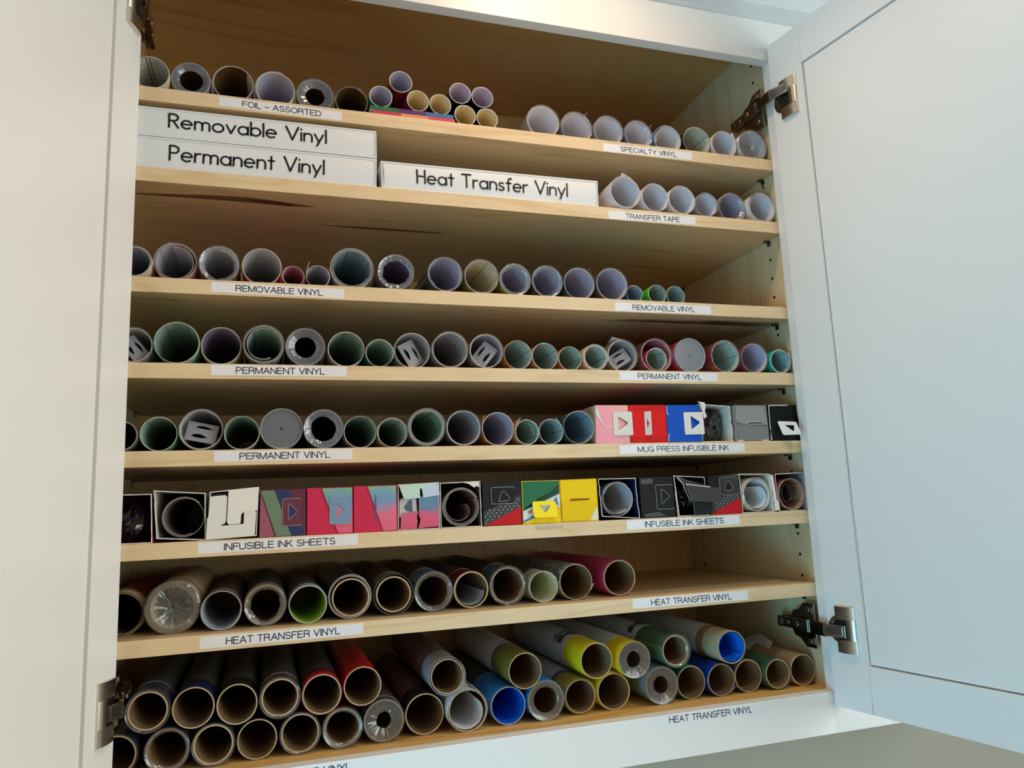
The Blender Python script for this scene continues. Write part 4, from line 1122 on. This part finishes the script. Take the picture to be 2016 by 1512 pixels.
TRI = lambda x0, x1, ym, h: arc(x0 + .02, ym + h - .02, .02, .02, 90, 180, 3) + arc(x0 + .02, ym - h + .02, .02, .02, 180, 270, 3) + arc(x1 - .02, ym, .02, .03, -50, 50, 3)
TRID = lambda y1, y0, xm, h: [(xm - h, y1), (xm, y0), (xm + h, y1)]
def tab(root, T, rect, hole, mt, lift=.5, tilt=(0, 0), rim=BOARDW, outline=None, rad=.035, th=.5, holecol=None):
    """hang tab: rect in panel units, lift in mm; tilt adds mm of lift per unit u / v from the rect's low corner"""
    x0, y0, x1, y1 = rect
    TT = lambda a, b, t: T(a, b, lift + tilt[0] * (a - x0) + tilt[1] * (b - y0) - t)
    mb = MB(); mb.plate(rrect(x0, y0, x1, y1, rad), [hole] if hole else [], 0, th, mt, TT, side=rim)
    o = mb.build('hang_tab', root)
    if outline:
        mb = MB()
        if 'o' in outline: line(mb, lambda a, b, t: TT(a, b, -t), rrect(x0, y0, x1, y1, rad) + [(x1, y0 + rad)], .009, mat('cut_edge_board', (170, 168, 166), .6), .12)
        if 'h' in outline: line(mb, lambda a, b, t: TT(a, b, -t), hole + hole[:1], .009, mat('cut_edge_board', (170, 168, 166), .6), .12)
        mb.build('cut_edge', root)
    return o
def tread(mb, T, poly_fn, mt, lift):
    """raised-bar tread plate print"""
    k = 0
    for i in range(-2, 14):
        for j in range(-2, 14):
            cx, cy = i * .115 + (j % 2) * .057, j * .072
            if not poly_fn(cx, cy): continue
            s = 1 if (i + j) % 2 else -1
            l, w = .05, .009
            dx, dy = l * .75, l * .66 * s
            P = [(cx - dx, cy - dy), (cx - w * s, cy + w), (cx + dx, cy + dy), (cx + w * s, cy - w)]
            mb.face([T(a, b, lift) for a, b in P], mt)

G5 = 'mug press ink cartons on the fifth shelf'; G6 = 'ink sheet cartons on the sixth shelf'
MAROON = pm('maroon', (104, 52, 72)); REDP = pm('red', (206, 48, 84)); BLK = pm('black', (18, 19, 22), .45); CHAR = pm('charcoal', (62, 64, 68)); YEL = pm('yellow', (246, 206, 10))
# fifth shelf
r, T = carton('5p', 5, [(605.5, 55.5), (656.6, 55.5), (656.8, .3), (603, .3)], pm('peach', (226, 190, 168)), label='pink gradient carton with torn front and white triangle hang tab', group=G5)
front(r, T, PINKW, [])
mb = MB(); cv = [(.0, .78), (.1, .66), (.2, .5), (.32, .4), (.46, .44), (.6, .43)]
patch(mb, T, [(0, 1)] + cv[:3] + [(.06, .9)], BOARDW, .5); line(mb, T, cv, .03, BOARDW, .6); mb.build('torn_edge', r)
tab(r, T, (.52, .2, 1.06, .82), TRI(.66, .93, .52, .17), BOARDW, lift=1, tilt=(8, 0))
r, T = carton('5r', 5, [(658.2, 55.7), (717.9, 55.9), (717.3, .3), (657.4, .3)], pm('scarlet', (226, 20, 22)), label='bright red carton with a white hang tab standing edge-on', group=G5)
front(r, T, pm('scarlet', (226, 20, 22)), [([(.02, .02), (.98, .02), (.98, .16), (.02, .16)], pm('scarlet2', (206, 16, 18))), ([(.14, .86), (.9, .86), (.9, .98), (.14, .98)], pm('scarlet2', (206, 16, 18)))])
tab(r, T, (.40, .2, .52, .82), [(.44, .36), (.48, .5), (.44, .66)], BOARDW, lift=1, tilt=(60, 0), rad=.02)
BLUEP = pm('bright_blue', (12, 84, 196))
r, T = carton('5b', 5, [(719, 55.9), (774.5, 55.9), (776, .3), (718, .3)], BLUEP, label='bright blue carton with a white triangle hang tab at its right', group=G5)
front(r, T, BLUEP)
mb = MB(); line(mb, T, [(.015, .97), (.015, .76), (.06, .74)], .02, BOARDW, .3); line(mb, T, [(.02, .02), (.03, .2), (.07, .22)], .02, BOARDW, .3); mb.build('scuffed_edge', r)
tab(r, T, (.50, .2, 1.04, .80), TRI(.69, .93, .52, .17), BOARDW, lift=1, tilt=(7, 0))
r, T = carton('5o', 5, [(777, 58), (829, 54.4), (830.5, .3), (777.5, .3)], BOARDW, BOARDW, torn=3, closed=False, label='torn-open white carton with black film inside on the fifth shelf', group=G5)
mb = MB(); patch(mb, T, [(-.12, 1.04), (.12, 1.03), (.14, .92), (.1, .8), (.15, .66), (.06, .6), (.02, .74), (-.02, .98)], BOARDW, 3, .8); mb.build('torn_flap', r)
FILM = mat('black_film', (8, 8, 9), .12, coat=.5)
def black_bag(x, z0, w, h, y, label, seed):
    rnd = random.Random(seed)
    root = empty('plastic_bag', (x, y, z0), label, 'bag', 'black film bags inside open cartons')
    n = 9; V = []
    for j in range(n):
        row = []
        for i in range(n):
            u, v = i / (n - 1) * 2 - 1, j / (n - 1) * 2 - 1
            k = max(abs(u), abs(v)); rr = math.hypot(u, v) or 1; f = k / rr
            a, b = u * (f * .55 + .45), v * (f * .55 + .45)
            dep = 1 + 14 * k ** 3 + 4.5 * abs(sin(3.1 * u + 2 * v + seed)) + 3.5 * abs(sin(5.3 * v - 2.2 * u + seed * 2)) + rnd.uniform(-1.5, 1.5)
            row.append((a * w / 2, dep, h / 2 + b * h / 2))
        V.append(row)
    mb = MB(); mb.grid(V, FILM, False)
    R_ = V[0] + [r_[-1] for r_ in V[1:]] + V[-1][-2::-1] + [r_[0] for r_ in V[-2:0:-1]]
    mb.grid([R_, [(p[0] * .96, 250, h / 2 + (p[2] - h / 2) * .96) for p in R_]], FILM, False, closed=True)
    return mb.build('film', root)
black_bag(803, SH[4] + 1.6, 47, 49, 8, 'black film bag filling the torn white carton on the fifth shelf', 3)
GREYP = pm('mid_grey', (128, 130, 132))
r, T = carton('5g', 5, [(836.8, 55.6), (893.3, 55.6), (893.5, .3), (835, .3)], pm('grey_side', (150, 152, 152)), label='plain grey carton with a slot, between black film and black carton', group=G5)
front(r, T, GREYP)
mb = MB(); patch(mb, T, [(.06, .98), (.9, .98), (.985, .45), (.4, .45), (.03, .52), (.0, .6)], pm('light_grey_flap', (146, 148, 150)), 1.6, .6)
patch(mb, T, [(.05, .02), (.98, .02), (.98, .42), (.05, .48)], GREYP, .5); mb.build('closing_flap', r)
mb = MB(); line(mb, T, [(.33, .5), (.36, .53), (.82, .53)], .015, BOARDW, 1.8); line(mb, T, [(.36, .50), (.82, .505)], .03, DARK, 1.7)
for a, b in ((.03, .2), (.76, .97)): line(mb, T, [(a, .02), (b, .02)], .03, BOARDW, .7)
mb.build('slot', r)
r, T = carton('5k', 5, [(897, 55.8), (948.1, 56), (948.7, .3), (896, .3)], BLK, label='black carton at the shelf end with white triangle tab sticking out', group=G5)
front(r, T, BLK); mb = MB(); line(mb, T, [(.01, .02), (.01, .98), (.1, .99), (.3, .995), (.7, .99)], .025, BOARDW, .4); line(mb, T, [(.03, .02), (.01, .3)], .03, BOARDW, .4); mb.build('worn_edge', r)
o = r.location / MM
def TT_(a, b_, t):
    A, B, C_, D_ = (907.6, -2, -434.6), (930.9, -16, -437.4), (935.2, -20, -457.4), (911.5, -8, -456.8)
    return tuple((A[i] * (1 - a) + B[i] * a) * b_ + (D_[i] * (1 - a) + C_[i] * a) * (1 - b_) - o[i] + (t if i == 1 else 0) for i in range(3))
mb = MB(); mb.plate(rrect(0, 0, 1, 1, .1), [[(.3, .74), (.82, .72), (.7, .3), (.62, .28)]], 0, .8, BOARDW, TT_)
mb.build('hang_tab', r)

# sixth shelf
r, T = carton('6a', 6, [(-30, 57.5), (29.6, 57.3), (31.9, .3), (-28, .3)], pm('plum', (150, 50, 130)), pm('plum', (150, 50, 130)), torn=2.5, closed=False, label='open plum carton holding black film beside the left door', group=G6)
black_bag(1, SH[5] + 1.6, 52, 53, 4, 'crumpled black film bag in the carton beside the left door', 7)
r, T = carton('6b', 6, [(31.5, 61), (88.5, 56.2), (89.8, .3), (36, 4.6)], pm('teal_white', (180, 196, 200)), BOARDW, torn=2.5, closed=False, label='open white carton with torn rim holding a dark grey roll', group=G6)
r, T = carton('6c', 6, [(93.2, 57.2), (149.3, 61.6), (147.4, 2.6), (91.4, .3)], BOARDW, BOARDW, closed=False, torn=.5, label='carton showing its white inner flaps, between grey roll and maroon carton', group=G6)
mb = MB()
patch(mb, T, [(.0, .98), (1, .985), (.99, .52), (.7, .5), (.66, .46), (.66, .3), (.63, .28), (.42, .28), (.38, .33), (.38, .98)], mat('white_board_b', (232, 231, 224), .5), 0, .8)
patch(mb, T, [(.02, .9), (.32, .9), (.36, .86), (.36, .36), (.33, .3), (.28, .3), (.24, .36), (.0, .4)], BOARDW, 1.0, .8)
patch(mb, T, [(-.02, .01), (.96, .01), (.97, .48), (.94, .52), (.74, .52), (.72, .49), (.72, .27), (.28, .27), (.26, .43), (.2, .48), (0.0, .48), (-.02, .44)], BOARDW, 2.0, .8)
patch(mb, T, [(.05, .05), (.95, .05), (.95, .95), (.05, .95)], DARK, -6)  # dark sheet behind the flaps, painting in the carton's inner shade
mb.build('inner_flap', r)
r, T = carton('6d', 6, [(150.9, 57.2), (204.8, 57.4), (205.2, .3), (150.2, .3)], MAROON, label='maroon carton with sage and navy stripes and triangle tab', group=G6)
front(r, T, MAROON, [([(.01, .01), (.36, .01), (.03, .94), (.01, .94)], pm('dusty_pink', (158, 92, 112))), ([(.36, .01), (.68, .01), (.31, .99), (.03, .99), (.03, .94)], pm('sage', (112, 134, 112))), ([(.68, .01), (.97, .01), (.63, .99), (.31, .99)], pm('navy_blue', (52, 60, 100))), ([(.33, .01), (.36, .01), (.03, .94), (.015, .92)], pm('maroon_line', (84, 40, 50)))])
tab(r, T, (.49, .22, .9, .80), TRI(.62, .8, .52, .17), pm('maroon_tab', (108, 58, 74)), lift=.7, outline='oh')
for key, x0, x1, z1, lb, tabbed in (('6e', 206.5, 262.4, 57.8, 'red carton with rainbow corner and rounded triangle tab', 1), ('6f', 263.8, 318.4, 58.4, 'red carton with rainbow corner and an upright slit, no tab', 0)):
    r, T = carton(key, 6, [(x0, z1), (x1, z1 + .1), (x1 + .1, .4), (x0, .3)], REDP, label=lb, group=G6)
    front(r, T, RAINBOW, [([(.01, .01), (.66, .01), (.31, .99), (.01, .99)], REDP), ([(.64, .01), (.67, .01), (.32, .99), (.29, .99)], pm('dark_rose', (128, 36, 60)))])
    if tabbed: tab(r, T, (.49, .21, .955, .80), TRI(.63, .82, .5, .17), gradient_mat('steel_pink_wash', [(.2, (110, 150, 186)), (.6, (140, 150, 190)), (1.0, (200, 150, 180))], noise=.5, vert=.5), lift=.8, outline='oh')
    else:
        mb = MB(); mb.prism(arc(.5, .5, .016, .32, 0, 345, 23), .3, .5, pm('slit_blue', (84, 100, 136)), lambda a, b, t: T(a, b, t)); mb.build('slit', r)
r, T = carton('6g', 6, [(319.8, 58.8), (374.4, 60.6), (374.1, .3), (319.5, .3)], pm('deep_mauve', (120, 84, 130)), BOARDG, closed=False, torn=.4, label='opened carton with pale holographic top flap and pink corner pieces', group=G6)
mb = MB()
patch(mb, T, [(.05, .05), (.96, .05), (.96, .96), (.05, .96)], DARK, -5)  # dark sheet stands in for the shade deep in the carton
patch(mb, T, [(.04, .28), (.04, .64), (.1, .7), (.44, .7), (.46, .28)], mat('beige_board', (198, 192, 182), .6), -1, .5)
patch(mb, T, [(.34, .62), (.32, .66), (.28, .65), (.16, .53), (.15, .48), (.2, .42), (.32, .38), (.35, .4)], pm('slate', (92, 102, 132)), -.8)
patch(mb, T, [(.52, .24), (.97, .26), (.97, .74), (.5, .72), (.5, .3)], RAIN2, .5, .6); patch(mb, T, [(.48, .03), (.97, .05), (.97, .26), (.54, .24)], RAIN2, 1.0, .6)
patch(mb, T, [(.05, .02), (.44, .03), (.46, .2), (.44, .26), (.48, .4), (.1, .38), (.07, .3)], RAIN2, 1.4, .6)
patch(mb, T, [(.02, .98), (.96, .99), (1.0, .72), (.6, .68), (.57, .88), (.52, .88), (.52, .68), (.14, .67)], HOLO, 3.2, .6)
mb.build('torn_flap', r)
r, T = carton('6h', 6, [(375.8, 59.5), (430.8, 60.2), (431.5, .3), (375.6, .3)], pm('kraft_red', (150, 50, 46)), mat('kraft_in', (128, 106, 92), .7), closed=False, torn=2.0, label='open carton holding a brown layered roll, beside the holographic one', group=G6)
mb = MB(); patch(mb, T, [(.5, 1.0), (.96, .98), (.96, .86), (.9, .9), (.84, .86), (.78, .9), (.7, .95)], BOARDW, .8, .5); mb.build('torn_flap', r)
def tread_front(r, T, y0l, y0r, y1l, y1r, k):
    front(r, T, pm('charcoal_black', (24, 25, 28)), [([(.01, y0l), (.99, y0r), (.99, y1r), (.01, y1l)], CHAR), ([(.1, .01), (.99, .01), (.99, y0r), (.01, y0l)], pm('carton_red', (196, 22, 34)))])
    mb = MB()
    def inside(u, v): return .03 < u < .97 and y0l + (y0r - y0l) * u + .03 < v < y1l + (y1r - y1l) * u - .02
    tread(mb, T, inside, pm('tread_light', (150, 152, 156)), .3); mb.build('tread_print', r)
r, T = carton('6i', 6, [(433.1, 57.6), (487.4, 58.2), (487.3, .3), (433.3, .3)], BLK, label='black carton with tread-plate print and red corner right of the brown roll', group=G6)
tread_front(r, T, .0, .42, .32, .7, 0)
tab(r, T, (.22, .5, .82, .88), [(.4, .56), (.66, .56), (.7, .62), (.56, .78), (.5, .78)], pm('charcoal_black', (24, 25, 28)), lift=.9, outline='oh')
r, T = carton('6j', 6, [(488.9, 58.2), (544.0, 58), (544.0, .3), (488.8, .3)], YEL, label='green and yellow carton with a yellow triangle tab folded down', group=G6)
front(r, T, pm('forest_green', (40, 112, 76)), [([(.01, .3), (.35, .55), (.4, .6), (.7, .7), (.99, .92), (.99, .7), (.01, .34)], pm('dark_forest', (28, 76, 54))), ([(.01, .3), (.99, .68), (.99, .36), (.01, .06)], pm('off_white', (216, 222, 226))), ([(.01, .08), (.3, .2), (.5, .3), (.5, .24), (.2, .1), (.01, .03)], pm('sky_blue_print', (60, 130, 190))),
      ([(.8, .5), (.9, .62), (.95, .4), (.88, .44)], pm('sky_blue_print', (60, 130, 190))), ([(.12, .3), (.24, .34), (.22, .26), (.14, .24)], pm('rust_print', (200, 120, 60))), ([(.01, .01), (.99, .01), (.99, .36), (.86, .36), (.01, .03)], YEL)])
tab(r, T, (.24, .14, .86, .52), [(.4, .42), (.72, .42), (.58, .26), (.54, .26)], pm('bright_yellow', (252, 226, 40)), lift=8.0, tilt=(0, -14), rad=.06)
r, T = carton('6k', 6, [(545.2, 58.2), (600.1, 58.6), (600.3, .3), (544.9, .3)], YEL, label='plain yellow carton with a level slit and white lifted corner', group=G6)
front(r, T, YEL, [([(.76, .03), (.98, .03), (.98, .36)], BOARDW)])
mb = MB(); patch(mb, T, [(.02, .5), (.98, .42), (.98, .38), (.74, .03), (.02, .03)], pm('yellow_flap', (240, 198, 8)), 1.2, .5); patch(mb, T, [(.22, .5), (.26, .54), (.78, .535), (.76, .5)], pm('slit_brown', (120, 84, 10)), 1.5); mb.build('closing_flap', r)
r, T = carton('6l', 6, [(603.3, 58.2), (661.5, 57.8), (664.5, .3), (606, 5.4)], pm('navy_carton', (18, 34, 110)), pm('navy_in', (22, 34, 84)), closed=False, torn=2.5, label='open navy carton with torn white rim around a grey sheet roll', group=G6)
r, T = carton('6m', 6, [(666.6, 58), (720.7, 58.2), (721.5, .3), (667.5, .3)], BLK, label='glossy black carton with triangle tab outlined at its right side', group=G6)
front(r, T, BLK, [([(.05, .96), (.4, .96), (.4, .84), (.05, .84)], mat('gloss_black', (8, 8, 10), .35)), ([(.1, .03), (.75, .03), (.5, .14), (.1, .1)], mat('gloss_black', (8, 8, 10), .35))])
tab(r, T, (.46, .2, .97, .8), TRI(.61, .86, .52, .18), pm('slate_black', (26, 28, 32)), lift=.9, outline='oh')
r, T = carton('6n', 6, [(723, 59.5), (774, 56), (777.5, .3), (725, .3)], pm('near_black', (30, 31, 32)), pm('near_black', (30, 31, 32)), closed=False, torn=1.5, label='burst black carton with grey lid flap hanging over black film', group=G6)
mb = MB()
patch(mb, T, [(.22, .78), (.98, .72), (1.28, .72), (1.34, .32), (.36, .36)], pm('dull_charcoal', (66, 66, 62)), 12, .7)
patch(mb, T, [(-.02, 1.0), (.3, .9), (1.1, .74), (.22, .78), (.02, .9)], pm('dull_charcoal', (66, 66, 62)), 8, .7)
patch(mb, T, [(.46, .32), (.5, .36), (1.06, .3), (1.02, .03), (.46, .04)], pm('near_black', (30, 31, 32)), 7, .7)
line(mb, T, [(.22, .785), (1.0, .725)], .02, BOARDW, 12.2); line(mb, T, [(.0, .98), (.18, .78), (.34, .36)], .02, BOARDW, 8.5); line(mb, T, [(-.01, 1.0), (.03, .02)], .03, BOARDW, 1.0)
mb.build('torn_flap', r)
black_bag(748, SH[5] + 1.6, 42, 50, 9, 'black film bag showing in the burst black carton', 11)
r, T = carton('6o', 6, [(778.8, 56), (832.1, 56.2), (833.2, .3), (779.3, .3)], BLK, label='tread-plate carton with rounded triangle tab, right of the burst carton', group=G6)
tread_front(r, T, .02, .42, .3, .72, 1)
tab(r, T, (.36, .5, .96, .97), [(.5, .63), (.74, .63), (.78, .7), (.66, .86), (.6, .86)], pm('charcoal_tab', (58, 59, 61)), lift=.9, outline='oh', rad=.08)
r, T = carton('6p', 6, [(834.5, 59), (889.1, 57.5), (891.8, .3), (835.5, .3)], BOARDW, BOARDW, closed=False, torn=2.0, label='open white carton around a white layered roll, second from the right wall', group=G6)
mb = MB(); patch(mb, T, [(.0, .42), (.06, .5), (.08, .4), (.04, .3), (.02, .2)], BOARDW, 1.2, .5); mb.build('torn_flap', r); mb = MB(); patch(mb, T, [(1.0, .98), (1.08, .96), (1.1, .3), (1.15, .28), (1.16, .04), (1.0, .02)], BOARDW, .2, .5); mb.build('side_flap', r)
r, T = carton('6q', 6, [(897.5, 57), (950.3, 58.6), (950.7, .3), (899, .3)], pm('crimson', (176, 20, 36)), mat('dusky_board', (150, 150, 156), .6), closed=False, torn=1.5, label='open crimson carton with patterned rose-gold roll at the right wall', group=G6)

# rolls standing inside open cartons
def inner_roll(x, z0, r_, y, out, inn, grid, turns, gap, tight, label, extra=''):
    global SH
    root = roll('6' + label[:3], (x, z0 + r_, r_, y), out, inn, grid, turns, gap, 'a:%d tight:%g %s' % (60 + len(label) * 7, tight, extra), label, 'rolls inside the open cartons')
    root.name = 'vinyl_roll'
    return root
inner_roll(64.5, 4.6, 24.0, 8, 'darkgrey', 'charcoal', 0, 1.7, 1.2, .5, 'dark grey sheet roll inside the torn white carton')
inner_roll(403.6, 1.4, 25.6, 5, 'brown', 'kraftbrown', 1, 3.0, 1.2, 1.0, 'brown sheet roll curling inside its open carton', 'tongue:kraftbrown:140:14')
inner_roll(634.0, 4.8, 24.4, 9, 'lightgrey', 'grey', 0, 1.3, .6, 2.0, 'smooth grey sheet roll inside the open navy carton', 'tongue:grey:60:3')
inner_roll(862.5, 1.6, 25.6, 5, 'cream', 'white', 0, 3.4, 1.1, 0, 'thick white layered roll inside the white carton', 'tongue:white:190:9')
FLORAL = doodle_mat('floral_print', (40, 30, 32), (96, 70, 62), scale=120, width=.12)
rt = inner_roll(925.4, 1.6, 24.2, 4, 'copper', 'bronze', 1, 1.8, .6, .5, 'rose-gold roll with dark floral lining in the crimson carton')
mb = MB(); n = 20
P = [(9.5 * cos(2 * pi * i / n) - 7, 22 + 14 * sin(2 * pi * i / n)) for i in range(n + 1)]
mb.grid([[(a, 1, b + 4) for a, b in P], [(a, 250, b + 4) for a, b in P]], FLORAL, True, [[(i * .004, 0) for i in range(n + 1)], [(i * .004, .25) for i in range(n + 1)]])
mb.build('floral_lining', rt)
